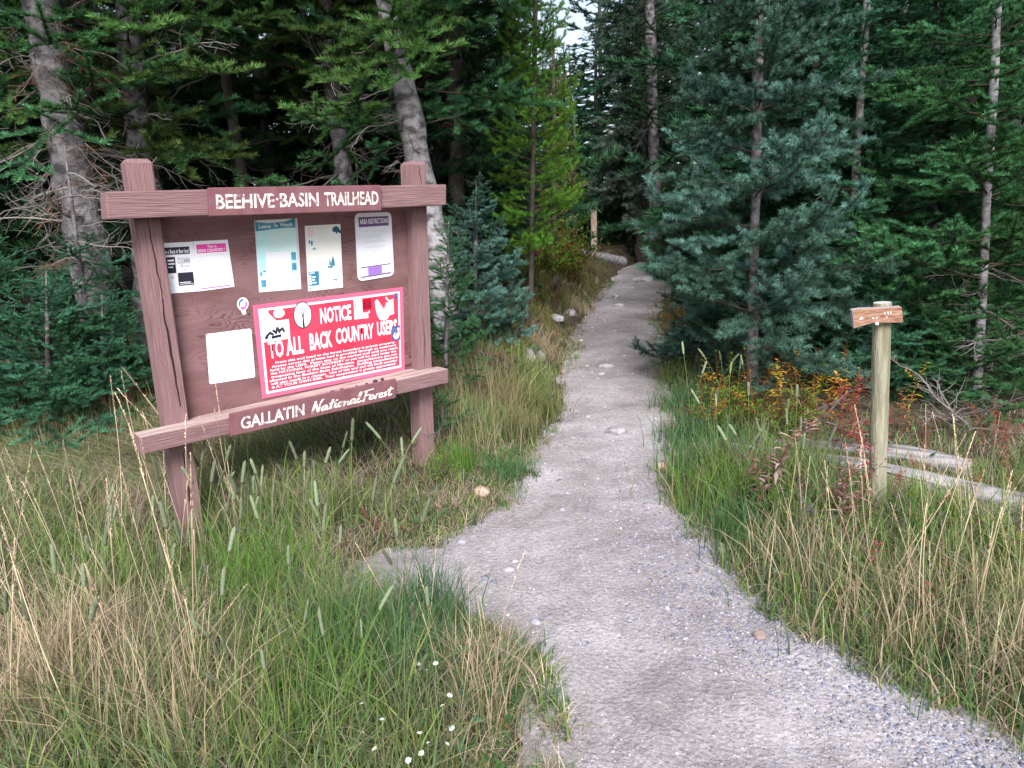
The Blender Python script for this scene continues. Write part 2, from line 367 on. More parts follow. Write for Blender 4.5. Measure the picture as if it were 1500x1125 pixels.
def branch_mesh(name, kind, seed, mats, lod=1.0):
    k = KINDS[kind]; rng = np.random.default_rng(seed); g = Geo(); SP = []; SD = []; SL = []; ST = []
    def grow(p, d, L, lev, r):
        p = np.array(p, float); d = np.array(d, float)
        n = max(2, int(round(L/.09))); step = L/n; nodes = [p.copy()]; dirs = [d.copy()]
        for i in range(n):
            d = d + rng.normal(size=3)*.07 + np.array([0, 0, (k['droop']*(.25 if i < n*.5 else -.1)+k['upt']*(i/n)**2*.4)])
            if kind == 'dead': d = d + rng.normal(size=3)*.16
            d /= np.linalg.norm(d); p = p+d*step; nodes.append(p.copy()); dirs.append(d.copy())
            inner = (lev == 0 and i < n*.35)
            if k['dens'] and not inner and not (kind == 'pine' and i < n*.4 and lev < 2):
                SP.append(nodes[-2]); SD.append(d.copy()); SL.append(step*1.15); ST.append(k['tip']*(1 if i == n-1 else .35 if i == n-2 else -.12)*(.6+.5*rng.random()))
        V, T = tube(nodes, np.linspace(r, max(r*.25, .0009), n+1), 3 if lev else 5, False)
        g.add(V, T, 0)
        if lev < 2 and L > .13:
            sp = k['sp']*(1 if lev == 0 else 1.15)/lod
            s = .12*L if lev == 0 else .06
            side = 1
            while s < L*.97:
                i = min(n-1, int(s/step)); q = nodes[i]+(nodes[i+1]-nodes[i])*(s/step-i); dd = dirs[min(i+1, n)]
                sv_ = np.cross(dd, [0, 0, 1.]); sv_ /= np.linalg.norm(sv_)+1e-9
                lift = rng.normal()*(.34 if lev == 0 else .28) + (.12 if lev == 0 else .08)
                a = k['la']*(.8+.35*rng.random())
                nd = dd*math.cos(a)+(sv_*side+np.array([0, 0, lift]))*math.sin(a); nd /= np.linalg.norm(nd)
                f = (1-s/L)
                if lev == 0: ln = k['ll']*(min(1, s/L*3+.25))*(f*.85+.22)*(.7+.5*rng.random())
                else: ln = min(.13, L*.5*(f*.6+.3)*(.6+.6*rng.random()))
                if rng.random() > .06: grow(q, nd, max(.05, ln), lev+1, r*.45)
                side = -side; s += sp*(.6+.7*rng.random())
    grow((0, 0, 0), (1, 0, 0), 1.0, 0, .008 if k['dens'] else .011)
    if SP: needles(g, SP, SD, SL, k['dens']*(lod if lod < 1 else 1), k['nl']/lod**.6, k['w']/lod, k['ang'], rng, ST, (1, 1, 1), k['flat'], 1, k['upb'])
    return g.mesh(name, mats)
def protos(tag_, kind, nm, n, bark='twig', lod=1.0):
    return [branch_mesh('branch_'+tag_, kind, 100+i*7+len(tag_), [M[bark], M[nm]] if nm else [M[bark]], lod) for i in range(n)]
PB = dict(spruce=protos('spruce', 'spruce', 'n_spruce', 5), fir=protos('fir', 'fir', 'n_fir', 5), firb=protos('firb', 'fir', 'n_firb', 4),
          firy=protos('firy', 'fir', 'n_firy', 3), dark=protos('dark', 'fir', 'n_dark', 4), pine=protos('pine', 'pine', 'n_pine', 4), pine2=protos('pine_olive', 'pine', 'n_pine2', 3),
          grey=protos('grey', 'spruce', 'n_grey', 4), dead=protos('dead', 'dead', None, 5, 'dead'), brown=protos('brown', 'brown', 'n_brown', 4, 'dead'))
PB['mix'] = PB['fir']+PB['firy']*2
def crown_mesh(name, kind, nm, seed, H=7., Rr=1.35, nb=95):
    """a whole distant crown, one mesh: many short leafy branches round an empty stem line"""
    rng = np.random.default_rng(seed); parts = []
    pm = [branch_mesh('tmp', kind, seed*10+i, [M['twig'], M[nm]], .5) for i in range(3)]
    data = []
    for q in pm:
        V = np.zeros(len(q.vertices)*3, np.float32); q.vertices.foreach_get('co', V)
        T = np.zeros(len(q.loops), np.int32); q.loops.foreach_get('vertex_index', T)
        mi = np.zeros(len(q.polygons), np.int32); q.polygons.foreach_get('material_index', mi)
        c = np.zeros(len(q.vertices)*4, np.float32); q.color_attributes['Tint'].data.foreach_get('color', c)
        data.append((V.reshape(-1, 3), T.reshape(-1, 3), mi, c.reshape(-1, 4)[:, :3]))
    Vs, Ts, Ms, Cs, n = [], [], [], [], 0
    for i in range(nb):
        f = (i+.5)/nb; z = H*(.07+.92*f**.9); L = Rr*(1-f)**.75*(.75+.5*rng.random())+.12
        a = i*2.399+rng.normal()*.3; dr = .25-.6*f+rng.normal()*.1
        V, T, mi, c = data[i % 3]
        W = V*np.array([L, L*1.1, L])
        ca, sa = math.cos(dr), math.sin(dr); W = np.stack([W[:, 0]*ca+W[:, 2]*sa, W[:, 1], -W[:, 0]*sa+W[:, 2]*ca], 1)
        ca, sa = math.cos(a), math.sin(a); W = np.stack([W[:, 0]*ca-W[:, 1]*sa, W[:, 0]*sa+W[:, 1]*ca, W[:, 2]+z], 1)
        Vs.append(W); Ts.append(T+n); Ms.append(mi); Cs.append(c*(.8+.4*rng.random())); n += len(W)
    for q in pm: bpy.data.meshes.remove(q)
    return new_mesh(name, np.concatenate(Vs), np.concatenate(Ts), [M['twig'], M[nm]], np.concatenate(Ms), np.concatenate(Cs))
CROWN = dict(dark=[crown_mesh('crown_dark', 'fir', 'n_dark', 3), crown_mesh('crown_dark', 'spruce', 'n_dark', 4, Rr=1.6)],
             fir=[crown_mesh('crown_fir', 'fir', 'n_firb', 5, Rr=1.25)], grey=[crown_mesh('crown_grey', 'spruce', 'n_grey', 6, Rr=1.3)])
def trunk_mesh(path, rad, mt, n=12, seed=0):
    P = np.asarray(path, float); rng = np.random.default_rng(seed)
    k = max(10, int(np.linalg.norm(P[-1]-P[0])/.16)); s = np.linspace(0, 1, len(P)); q = np.linspace(0, 1, k)
    PP = np.stack([np.interp(q, s, P[:, i]) for i in range(3)], 1)
    R = np.interp(q, np.linspace(0, 1, len(rad)), rad)*(1+.07*rng.normal(size=k))
    PP[:, :2] += rng.normal(size=(k, 2))*R[:, None]*.06
    V, T = tube(PP, R, n)
    V = V + rng.normal(size=V.shape)*np.repeat(np.append(np.repeat(R, n), [R[0], R[-1]])[:, None], 3, 1)*.03
    return new_mesh('trunk', V, T, [M[mt]], smooth=True)
def put_branch(root, me, pos, az, pitch, L, roll=0, name='branch'):
    o = obj(name, me, root)
    o.matrix_local = Matrix.Translation(Vector(pos)) @ Matrix.Rotation(az, 4, 'Z') @ Matrix.Rotation(-pitch, 4, 'Y') @ Matrix.Rotation(roll, 4, 'X') @ Matrix.Diagonal((L, L, L, 1))
    return o
def conifer(name, label, y, p1, p2, wpx, H, species, R, nb, zlo=.15, bark='bark_grey', dead=0, brown=0, cat='tree', group=None, deadz=(.3, 2.2), zhi=None, shape=.8, crown=None, seed=1, pitch0=-.12, zground=None, azr=None, taper=.45, whorl=0):
    """a conifer whose stem passes through two sighted points at distance y; branches are parts"""
    rng = random.Random(seed)
    a = at(*p1, y); b = at(*p2, y); d = (b-a)/(b[2]-a[2])
    z0 = gz(a[0], y)
    base = a+d*(z0-a[2]); base[2] -= .05
    root = thing(name, label, cat, base, 0, group)
    top = d*H
    r = .5*wpx/F*math.hypot(y, .2)*1.02
    obj('trunk', trunk_mesh([(0, 0, 0), tuple(top*.33), tuple(top*.66), tuple(top)], [r*1.25, r, r*.93, r*(1-.25*taper), r*.6, r*.15], M and bark, 12 if wpx > 25 else 8, seed), root)
    zhi = zhi or H
    for i in range(nb):
        f = ((i+rng.random()*.8)/nb)
        z = zlo+(zhi-zlo)*f
        if whorl: z = zlo+whorl*round((z-zlo)/whorl)+rng.gauss(0, .035)
        g = z/H
        L = R*max(.02, 1-g)**shape*(.7+.5*rng.random())+.10
        if g < .12: L *= .75+.25*g/.12
        az = i*2.399963+rng.gauss(0, .35)
        if azr: az = rng.uniform(*azr)
        pit = pitch0+.55*g+rng.gauss(0, .09)
        put_branch(root, rng.choice(PB[species]), tuple(d*z), az, pit, L, rng.gauss(0, .15))
    for i in range(dead):
        z = rng.uniform(*deadz); put_branch(root, rng.choice(PB['dead']), tuple(d*z), rng.uniform(0, 6.28), rng.gauss(-.15, .25), rng.uniform(.45, 1.0)*max(.8, R*.7), rng.uniform(-1, 1), 'dead_branch')
    for i in range(brown):
        z = rng.uniform(*deadz); put_branch(root, rng.choice(PB['brown']), tuple(d*z), rng.uniform(3.2, 6.2), rng.gauss(-.3, .2), rng.uniform(.35, .7), rng.uniform(-.5, .5), 'brown_branch')
    if crown:
        c = obj('crown', CROWN[crown[0]][0], root); s = (H-zhi)/7.0*1.05
        c.matrix_local = Matrix.Translation(Vector(tuple(d*(zhi-.3)))) @ Matrix.Diagonal((crown[1]/1.35, crown[1]/1.35, s, 1))
    return root

# ------------------------------------------------------------------ the trees
GN = 'conifers standing around the trailhead'
# left side: old trees with bare lower stems behind the board
conifer('old_fir', 'thick grey trunk with dead twigs, nearest the board at its far left', 5.9, (60, 0), (150, 480), 48, 9, 'mix', 1.6, 34, zlo=1.95, zhi=4.2, dead=38, brown=12, deadz=(.9, 3.0), crown=('dark', 2.2), seed=11, pitch0=-.2)
conifer('old_fir', 'brownish trunk rising straight behind the left post of the board', 6.3, (186, 0), (202, 232), 31, 9, 'mix', 1.5, 34, zlo=1.9, zhi=4.4, dead=24, brown=4, deadz=(1.2, 3.2), crown=('dark', 2.0), seed=12, bark='bark_grey')
conifer('old_fir', 'slim dark trunk in shade behind the top rail, left of the mid grey one', 8.2, (322, 60), (358, 270), 15, 9, 'fir', 1.4, 16, zlo=2.9, zhi=4.8, dead=16, deadz=(1, 3.6), crown=('dark', 1.7), seed=13, bark='bark_dark')
conifer('old_fir', 'mid grey trunk behind the top rail left of the white barked one', 7.4, (480, 60), (504, 268), 23, 9, 'mix', 1.7, 34, zlo=2.25, zhi=4.5, dead=16, deadz=(1.0, 3), crown=('dark', 2.0), seed=14)
# the pale leaning stem behind the right post: a curved trunk of its own
def pale_tree():
    y = 6.4
    pts = [(664, 560), (652, 430), (634, 330), (612, 230), (592, 130), (573, 40), (558, -60), (548, -200), (540, -420)]
    wid = [44, 40, 38, 37, 34, 32, 28, 20, 8]
    P = [at(u, v, y) for u, v in pts]; z0 = gz(P[0][0], y); base = P[0].copy(); base[2] = z0-.05
    root = thing('pale_barked_tree', 'leaning pale barked trunk with dark scars behind the right post', 'tree', base)
    loc = [p-base for p in P]; loc[0] = np.array([0, 0, 0.])
    obj('trunk', trunk_mesh([tuple(q) for q in loc], [x*.5/F*y for x in wid], 'bark_pale', 14, 5), root)
    rng = random.Random(44)
    for i in range(30):
        f = 1-(rng.random())**.8*.95; k = 3+f*4.9; j = int(k); q = loc[j]+(loc[min(j+1, 8)]-loc[j])*(k-j)
        put_branch(root, rng.choice(PB['mix']), tuple(q), i*2.4+rng.gauss(0, .3), rng.gauss(-.05, .15), rng.uniform(.7, 1.5)*(1.15-f*.5), rng.gauss(0, .2))
    for i in range(14):
        k = rng.uniform(2, 5.5); j = int(k); q = loc[j]+(loc[j+1]-loc[j])*(k-j)
        put_branch(root, rng.choice(PB['dead']), tuple(q), rng.uniform(2.2, 5.4), rng.gauss(-.2, .3), rng.uniform(.4, .9), rng.uniform(-1, 1), 'dead_branch')
    c = obj('crown', CROWN['dark'][1], root); c.matrix_local = Matrix.Translation(Vector(loc[6])) @ Matrix.Diagonal((1.5, 1.5, .7, 1))
pale_tree()
conifer('lichen_fir', 'dark dense fir with brown inner twigs between board and bright pine', 8.6, (662, 0), (668, 240), 20, 8, 'dark', .95, 92, zlo=.6, zhi=5.2, dead=22, brown=6, deadz=(1, 4), crown=('dark', 1.5), seed=15, bark='bark_dark', pitch0=-.25)
# young growth left of the trail
conifer('fir_sapling', 'low spreading fir sapling at the far left edge above dry grass', 5.3, (-30, 430), (-26, 570), 8, 1.5, 'firb', .85, 46, zlo=.05, seed=21, pitch0=.05)
conifer('fir_sapling', 'bushy fir sapling left of the board in front of thick trunk', 5.15, (66, 400), (70, 570), 8, 1.25, 'firb', .85, 50, zlo=.04, seed=22, pitch0=.05)
conifer('fir_sapling', 'small fir sapling touching the left post, below thick trunk', 5.3, (148, 440), (150, 570), 7, 1.0, 'firb', .75, 40, zlo=.04, seed=23, pitch0=.05)
conifer('fir_sapling', 'thin dead topped fir sapling leaning before the thick grey trunk', 5.5, (92, 200), (124, 440), 8, 2.0, 'firb', .7, 26, zlo=.2, zhi=1.3, dead=14, deadz=(.8, 1.9), seed=24)
conifer('spruce_sapling', 'blue green young spruce beside the pale leaning trunk', 6.6, (697, 300), (694, 540), 7, 1.55, 'spruce', .66, 66, zlo=.03, seed=25, pitch0=.12, shape=.8)
conifer('fir_sapling', 'short dark green fir sapling against the right post', 5.7, (656, 345), (652, 560), 6, 1.35, 'fir', .45, 44, zlo=.04, seed=26, pitch0=.2)
conifer('fir_sapling', 'tiny bright green fir seedling under the right end of the lower rail', 4.9, (648, 585), (646, 640), 5, .38, 'fir', .22, 18, zlo=.02, seed=27, pitch0=.3)
conifer('fir_sapling', 'low fir bush in shade behind the top rail, between two grey trunks', 6.9, (420, 200), (424, 420), 8, 1.55, 'fir', .85, 44, zlo=.2, seed=28, pitch0=.0)
conifer('fir_sapling', 'low fir bush in shade behind top rail near the right post', 6.9, (566, 262), (562, 420), 8, 1.35, 'firb', .7, 36, zlo=.2, seed=29, pitch0=.0)
conifer('fir_sapling', 'shaded fir bush between left post and slim dark trunk', 7.0, (272, 210), (276, 420), 8, 1.35, 'fir', .75, 36, zlo=.2, seed=30, pitch0=-.05)
# the yellow green pines by the bend
conifer('lodgepole_pine', 'bright yellow green pine with thin trunk left of the trail', 8.3, (783, 60), (779, 330), 7, 7, 'pine', .54, 190, zlo=.8, seed=31, pitch0=.15, shape=.55, bark='bark_dark')
conifer('lodgepole_pine', 'slender olive yellow pine right behind the bright green pine', 12.6, (811, 130), (812, 330), 8, 3.9, 'pine2', .55, 70, zlo=.3, seed=32, pitch0=.3, shape=.7, bark='bark_dark')
conifer('lodgepole_pine', 'small dim green pine behind the fallen log by the bend', 16.6, (842, 230), (842, 350), 6, 2.6, 'pine', .6, 50, zlo=.2, seed=33, pitch0=.3, bark='bark_dark')
# right side
conifer('blue_spruce', 'large blue green spruce beside the trail, branches down to the ground', 5.6, (1113, 0), (1103, 500), 15, 4.2, 'spruce', 1.0, 100, zlo=.50, whorl=.29, seed=41, pitch0=.0, shape=.5, bark='bark_grey')
conifer('young_fir', 'slim pale stemmed fir between blue spruce and signpost', 6.4, (1268, 40), (1240, 460), 11, 5.2, 'firb', 1.0, 120, zlo=.3, whorl=.26, seed=42, pitch0=.02, shape=.65, dead=8, deadz=(.5, 1.6), bark='bark_pale')
conifer('young_fir', 'tall thin fir standing behind the slim one near the signpost', 7.7, (1326, 0), (1312, 200), 9, 6.0, 'firb', 1.2, 110, zlo=.3, whorl=.3, seed=43, pitch0=.0, shape=.65)
conifer('young_fir', 'fir with a straight pale trunk at the right edge behind the log', 5.5, (1462, 0), (1436, 480), 12, 5.2, 'fir', 1.1, 115, zlo=.75, whorl=.28, seed=44, pitch0=.0, shape=.6, dead=18, deadz=(.35, 1.2), bark='bark_pale')
conifer('young_fir', 'dense green fir growing right behind the wooden signpost', 6.3, (1372, 120), (1366, 500), 9, 3.7, 'fir', 1.15, 120, zlo=.12, whorl=.25, seed=45, pitch0=.0, shape=.7, dead=8, deadz=(.3, 1.2))
conifer('young_fir', 'dark fir cut off by the right edge of the view', 6.2, (1560, 100), (1545, 500), 14, 4.8, 'fir', 1.3, 110, zlo=.15, seed=46, pitch0=.0)
conifer('young_fir', 'shaded fir filling the gap behind the blue spruce on its right side', 7.4, (1196, 0), (1188, 400), 12, 6, 'firb', 1.35, 110, zlo=.3, seed=47, pitch0=-.05, shape=.6)
conifer('fir_sapling', 'low fir bush under the signpost board, behind the logs', 5.9, (1290, 480), (1290, 640), 7, 1.2, 'firb', .8, 54, zlo=.05, seed=48, pitch0=.05)
conifer('fir_sapling', 'low fir bush behind the right end of the fallen log', 5.6, (1420, 540), (1420, 660), 7, 1.0, 'fir', .75, 48, zlo=.05, seed=49, pitch0=.05)
conifer('fir_sapling', 'small spruce bush at the foot of the blue spruce by the trail', 6.6, (1022, 420), (1022, 520), 6, .9, 'spruce', .6, 44, zlo=.05, seed=50, pitch0=.1)
conifer('fir_sapling', 'dark little fir in the gloom right where the trail bends', 13.6, (985, 330), (985, 385), 6, 1.7, 'dark', .7, 40, zlo=.05, seed=51, pitch0=.1)
conifer('young_fir', 'narrow dark fir left of the dim brown trunk at the bend', 17.0, (922, 240), (922, 370), 7, 3.2, 'dark', .8, 70, zlo=.1, seed=52, pitch0=.1)
# the middle distance behind the bend
conifer('grey_spruce', 'tall grey green spruce with drooping branches behind the bend', 15.5, (940, 60), (940, 330), 15, 11, 'grey', 1.45, 150, zlo=1.3, seed=53, pitch0=-.35, shape=.5, bark='bark_dark', dead=14, deadz=(1, 4))
conifer('grey_spruce', 'dim brown trunk in deep shade right of the trail bend', 14.2, (957, 200), (961, 360), 15, 9, 'dark', 1.5, 60, zlo=2.6, seed=54, bark='bark_grey', dead=8, deadz=(1, 3))
# the forest behind, each a stem and a crown
rng = random.Random(99)
spots = []
for (u, y, H, k, wd) in [(20, 9, 9, 'dark', 1.5), (120, 10.5, 10, 'dark', 1.5), (235, 9.6, 10, 'dark', 1.4), (300, 12, 11, 'dark', 1.5), (400, 10.5, 10, 'dark', 1.5), (455, 13, 12, 'dark', 1.5), (540, 10.2, 10, 'dark', 1.5), (600, 12.5, 11, 'dark', 1.5), (645, 10.0, 8, 'dark', 1.4),
                         (690, 13.5, 11, 'dark', 1.0), (690, 16, 12, 'dark', 1.5), (752, 19, 9, 'fir', 1.1), (876, 18.5, 5.2, 'fir', 1.25), (838, 23, 5.4, 'dark', 1.5), (800, 20, 4.9, 'fir', 1.3), (915, 17.5, 9.5, 'fir', 1.0), (880, 23, 11, 'dark', 1.4), (985, 18, 11, 'dark', 1.4), (1050, 15.5, 9, 'fir', 1.1), (1130, 11.5, 9, 'dark', 1.0), (960, 22, 14, 'grey', 1.4), (830, 30, 6.9, 'dark', 1.7), (745, 26, 10, 'dark', 1.0),
                         (1130, 9.3, 9, 'fir', 1.4), (1215, 10, 10, 'dark', 1.4), (1280, 9.2, 9, 'fir', 1.3), (1345, 10.4, 10, 'dark', 1.4), (1405, 8.6, 9, 'dark', 1.3), (1470, 8.2, 8.5, 'fir', 1.4), (1540, 9, 9, 'dark', 1.5), (1640, 7.6, 8, 'fir', 1.5), (1700, 10, 9, 'dark', 1.5), (-60, 8, 9, 'dark', 1.5), (-160, 7.2, 9, 'fir', 1.6), (-250, 9, 9, 'dark', 1.6)]:
    spots.append((u, y, H, k, wd, 0))
for i in range(52):
    u = -250+2000*((i*.618034) % 1); y = 14.5+((i*.7549) % 1)*24
    if (745 < u < 925 and y < 30) or 790 < u < 875: continue
    spots.append((u, y, rng.uniform(9, 14), rng.choice(['dark', 'dark', 'fir', 'grey']), 1.5, 1))
WORDS = {'dark': 'dark', 'fir': 'bluish green', 'grey': 'grey green'}
used_near = 0
DESC = ['far left', 'behind the thick grey trunk', 'behind the left post', 'behind the slim dark trunk', 'behind the notice papers', 'left of the mid grey trunk', 'right of the mid grey trunk', 'behind the leaning pale trunk', 'beside the leaning pale trunk',
        'left of the bright pine', 'far behind the dense fir', 'behind the bright pine', 'below the sky gap', 'farther back under the sky gap', 'at the left foot of the sky gap', 'right of the sky gap', 'far behind the brown post', 'behind the dim brown trunk', 'left of the blue spruce', 'behind the left half of blue spruce', 'far behind the grey spruce', 'under the sky gap in the distance', 'left of the sky gap',
        'behind the top of blue spruce', 'behind the slim fir', 'behind the signpost top', 'left of the pale straight trunk', 'behind the pale straight trunk', 'at the right edge', 'beyond the right edge', 'outside right, near the log end', 'outside right, deeper in the wood', 'outside left, by the thick trunk', 'outside left, near the saplings', 'outside left, deeper in the wood']
for i, (u, y, H, k, wd, far) in enumerate(spots):
    p = at(u, 300, y); z = gz(p[0], y)
    name = {'dark': 'fir_tree', 'fir': 'fir_tree', 'grey': 'spruce_tree'}[k]
    lab = (WORDS[k]+' forest tree standing '+DESC[i]) if not far else WORDS[k]+' conifer in the deep wood far behind the trailhead'
    root = thing(name, lab, 'tree', (p[0], y, z-.05), rng.uniform(0, 6.28), None if not far else 'conifers in the deep wood')
    cm = CROWN[k][i % len(CROWN[k])]
    c = obj('crown', cm, root); s = H/7.0; c.scale = (wd*rng.uniform(.9, 1.15), wd*rng.uniform(.9, 1.15), s)
    if i < 3 or True:
        key = 'stem_mesh_'+str(i % 4)
        me = bpy.data.meshes.get(key)
        if not me:
            V, T = tube([(0, 0, 0), (.03, 0, .33), (0, .03, .66), (0, 0, 1)], [.085, .07, .05, .01], 8); me = new_mesh(key, V, T, [M['bark_dark' if i % 2 else 'bark_grey']], smooth=True)
        t_ = obj('trunk', me, root); t_.scale = (1.0, 1.0, H)

# ------------------------------------------------------------------ the trailhead board
A = gp0(283, 800); A[2] = 0
e_ = ray(2079, 239); e_[2] = 0; e_ /= np.linalg.norm(e_); n_ = np.array([e_[1], -e_[0], 0])
YAW = math.atan2(e_[1], e_[0])
def sp(u, v, off=0):
    d = ray(u, v); t = np.dot(A+n_*off-CAM, n_)/np.dot(d, n_); p = CAM+t*d-A
    return np.array([np.dot(p, e_), p[2]])
def sign_thing(name, label, cat, group=None): return thing(name, label, cat, A, YAW, group)
def prism(name, c4, y0, y1, mat, parent, bevel=.006, jit=0, seg=1):
    """box with the given four front corners (s,z: tl,tr,br,bl), front at y0 (towards the viewer), back at y1"""
    bm = bmesh.new()
    f = [bm.verts.new((s, y0, z)) for s, z in c4]; b = [bm.verts.new((s, y1, z)) for s, z in c4]
    bm.faces.new(f[::-1]); bm.faces.new(b)
    for i in range(4): bm.faces.new((f[i], f[(i+1) % 4], b[(i+1) % 4], b[i]))
    bmesh.ops.recalc_face_normals(bm, faces=bm.faces)
    if bevel: bmesh.ops.bevel(bm, geom=list(bm.edges), offset=bevel, segments=2, affect='EDGES', profile=.6)
    me = bpy.data.meshes.new(name); bm.to_mesh(me); bm.free()
    for mm in (mat if isinstance(mat, (list, tuple)) else [mat]): me.materials.append(mm)
    return obj(name, me, parent)
FR = .13          # rails stand this far before the post faces
PO = -.105        # panel face behind the post faces
board = sign_thing('trailhead_board', 'brown timber trailhead notice board on two square posts in the grass', 'notice board')
def post(sl0, sr0, sl1, sr1, ztop, label):
    """square post with chamfered top, leaning a little: s limits at ground and at top"""
    bm = bmesh.new(); d = .115; rings = []
    def lim(z): k = z/ztop; return sl0+(sl1-sl0)*k, sr0+(sr1-sr0)*k
    for z, ins in ((-.35, 0), (0, 0), (ztop-.020, 0), (ztop, .017)):
        a, b = lim(z); rings.append([bm.verts.new(c) for c in ((a+ins, ins, z), (b-ins, ins, z), (b-ins, d-ins, z), (a+ins, d-ins, z))])
    for r1, r2 in zip(rings, rings[1:]):
        for i in range(4): bm.faces.new((r1[i], r1[(i+1) % 4], r2[(i+1) % 4], r2[i]))
    bm.faces.new(rings[-1]); bm.faces.new(rings[0][::-1])
    bmesh.ops.bevel(bm, geom=[e for e in bm.edges if abs(e.verts[0].co.z-e.verts[1].co.z) > .1], offset=.007, segments=2, affect='EDGES')
    me = bpy.data.meshes.new('post'); bm.to_mesh(me); bm.free(); me.materials.append(M['wood_v']); me.materials.append(M['crack'])
    o = obj('post', me, board)
    if label: o['label'] = label
    return o, lim
p1, lim1 = post(-.047, .066, -.047, .072, sp(200, 232)[1], None)
p2, lim2 = post(1.452, 1.553, 1.516, 1.632, sp(612, 236)[1], None)
def crack(parent, pts, wd, y):
    P = np.array(pts, float); n = len(P); W = np.array([wd*(.3+.7*math.sin(math.pi*(i+.6)/(n+.2))) for i in range(n)])
    V = [(s-w_/2, y, z) for (s, z), w_ in zip(P, W)]+[(s+w_/2, y, z) for (s, z), w_ in zip(P, W)]
    me = new_mesh('crack', V, [(i, i+1, n+i+1, n+i) for i in range(n-1)], [M['crack']]); obj('crack', me, parent)
def wander(s0, s1, z0, z1, n=14, j=.003, sd=1):
    r = random.Random(sd); return [(s0+(s1-s0)*i/n+r.uniform(-j, j), z0+(z1-z0)*i/n) for i in range(n+1)]
crack(p1, wander(.010, .030, 1.70, 1.30, sd=1), .006, -.0015); crack(p1, wander(.022, .038, 1.32, .76, sd=2), .011, -.0015); crack(p1, wander(.018, .016, .52, .1, sd=3), .010, -.0015)
crack(p2, wander(1.545, 1.525, 1.05, .74, sd=4), .004, -.0015); crack(p2, wander(1.575, 1.59, 1.98, 1.86, sd=5), .005, -.0015)
def q4(pts, off): return [sp(u, v, off) for u, v in pts]
tr_ = q4([(155, 280.5), (654, 270), (654, 300.5), (157, 321.5)], FR)
br_ = q4([(204.7, 641), (657, 540), (657, 560.7), (206.4, 667)], FR)
prism('rail', tr_, -FR, -.002, M['wood'], board, .008)['label'] = 'upper rail'
lower = prism('rail', br_, -FR, -.002, [M['wood'], M['wood_top']], board, .008); lower['label'] = 'lower rail with paler top ledge'
for p in lower.data.polygons:
    if p.normal.z > .8: p.material_index = 1
PANEL_Y = .075
pa = [(lim1(1.75)[1]-.02, tr_[3][1]+.06), (lim2(1.75)[0]+.02, tr_[2][1]+.06), (lim2(.7)[0]+.02, br_[1][1]-.03), (lim1(.7)[1]-.02, br_[0][1]-.03)]
panel = prism('panel', pa, PANEL_Y, PANEL_Y+.02, M['ply'], board, 0)
lg = [(pa[3][0], br_[0][1]-.002), (pa[2][0], br_[1][1]-.002), (pa[2][0], br_[1][1]-.05), (pa[3][0], br_[0][1]-.05)]
def lerp2(a, b, t): return np.array(a)*(1-t)+np.array(b)*t
prism('ledge', [lerp2(lg[0], lg[1], .0)+[.005, 0], lerp2(lg[0], lg[1], 1)+[-.025, 0], np.array(lg[2])+[-.025, 0], np.array(lg[3])+[.005, 0]], -.001, PANEL_Y-.002, M['wood_top'], board, 0)
plank1 = prism('name_plank', q4([(305, 274.8), (557.8, 271), (559, 308.2), (307, 316.6)], FR+.022), -FR-.022, -FR-.001, M['paint'], board, .004)
plank2 = prism('name_plank', q4([(336.7, 606.5), (580, 554.6), (580, 582.8), (338, 639.6)], FR+.022), -FR-.022, -FR-.001, M['paint'], board, .004)

# ------------------------------------------------------------------ lettering
def text_geo(body, bold=0.0, shear=0.0, res=2, spacing=1.0):
    cu = bpy.data.curves.new('text_tmp', 'FONT'); cu.body = body; cu.resolution_u = res; cu.offset = bold; cu.shear = shear; cu.space_character = spacing
    o = bpy.data.objects.new('text_tmp', cu); COL.objects.link(o)
    dg = bpy.context.evaluated_depsgraph_get(); me = o.evaluated_get(dg).to_mesh(); me.calc_loop_triangles()
    V = np.array([v.co[:2] for v in me.vertices]).reshape(-1, 2); T = np.array([t.vertices[:] for t in me.loop_triangles]).reshape(-1, 3)
    o.evaluated_get(dg).to_mesh_clear(); bpy.data.objects.remove(o); bpy.data.curves.remove(cu)
    return V, T
class Sheet:
    """bilinear sheet on the board: unit coords a (right), b (down)"""
    def __init__(s, pts, off, yw):
        s.c = [np.array(sp(u, v, off)) for u, v in pts]; s.y = yw
    def P(s, a, b, dy=0):
        tl, tr, br, bl = s.c; q = (tl*(1-a)+tr*a)*(1-b)+(bl*(1-a)+br*a)*b
        return (q[0], s.y-dy, q[1])
    def poly(s, pts, dy=.0012):
        return [s.P(a, b, dy) for a, b in pts]
def flat(name, parent, sheet, polys, mat, dy=.0012):
    g = Geo()
    for pts in polys:
        V = sheet.poly(pts, dy); n = len(V); g.add(V, [(0, i, i+1) for i in range(1, n-1)])
    return obj(name, g.mesh(name, [M[mat]]), parent)
def rect(a0, b0, a1, b1): return [(a0, b0), (a0, b1), (a1, b1), (a1, b0)]
def oval(a, b, ra, rb, n=28): return [(a+ra*math.cos(i*2*math.pi/n), b-rb*math.sin(i*2*math.pi/n)) for i in range(n)]
def write(name, parent, sheet, lines, mat, dy=.002, bold=0, shear=0, res=2):
    """lines: (text, a0, b_top_of_caps, a1, b_baseline)"""
    g = Geo()
    for body, a0, b0, a1, b1 in lines:
        V, T = text_geo(body, bold, shear, res); x0, x1 = V[:, 0].min(), V[:, 0].max(); ch = .70
        W = [sheet.P(a0+(x-x0)/(x1-x0)*(a1-a0), b1-(y/ch)*(b1-b0), dy) for x, y in V]
        g.add(W, T)
    return obj(name, g.mesh(name, [M[mat]]), parent)
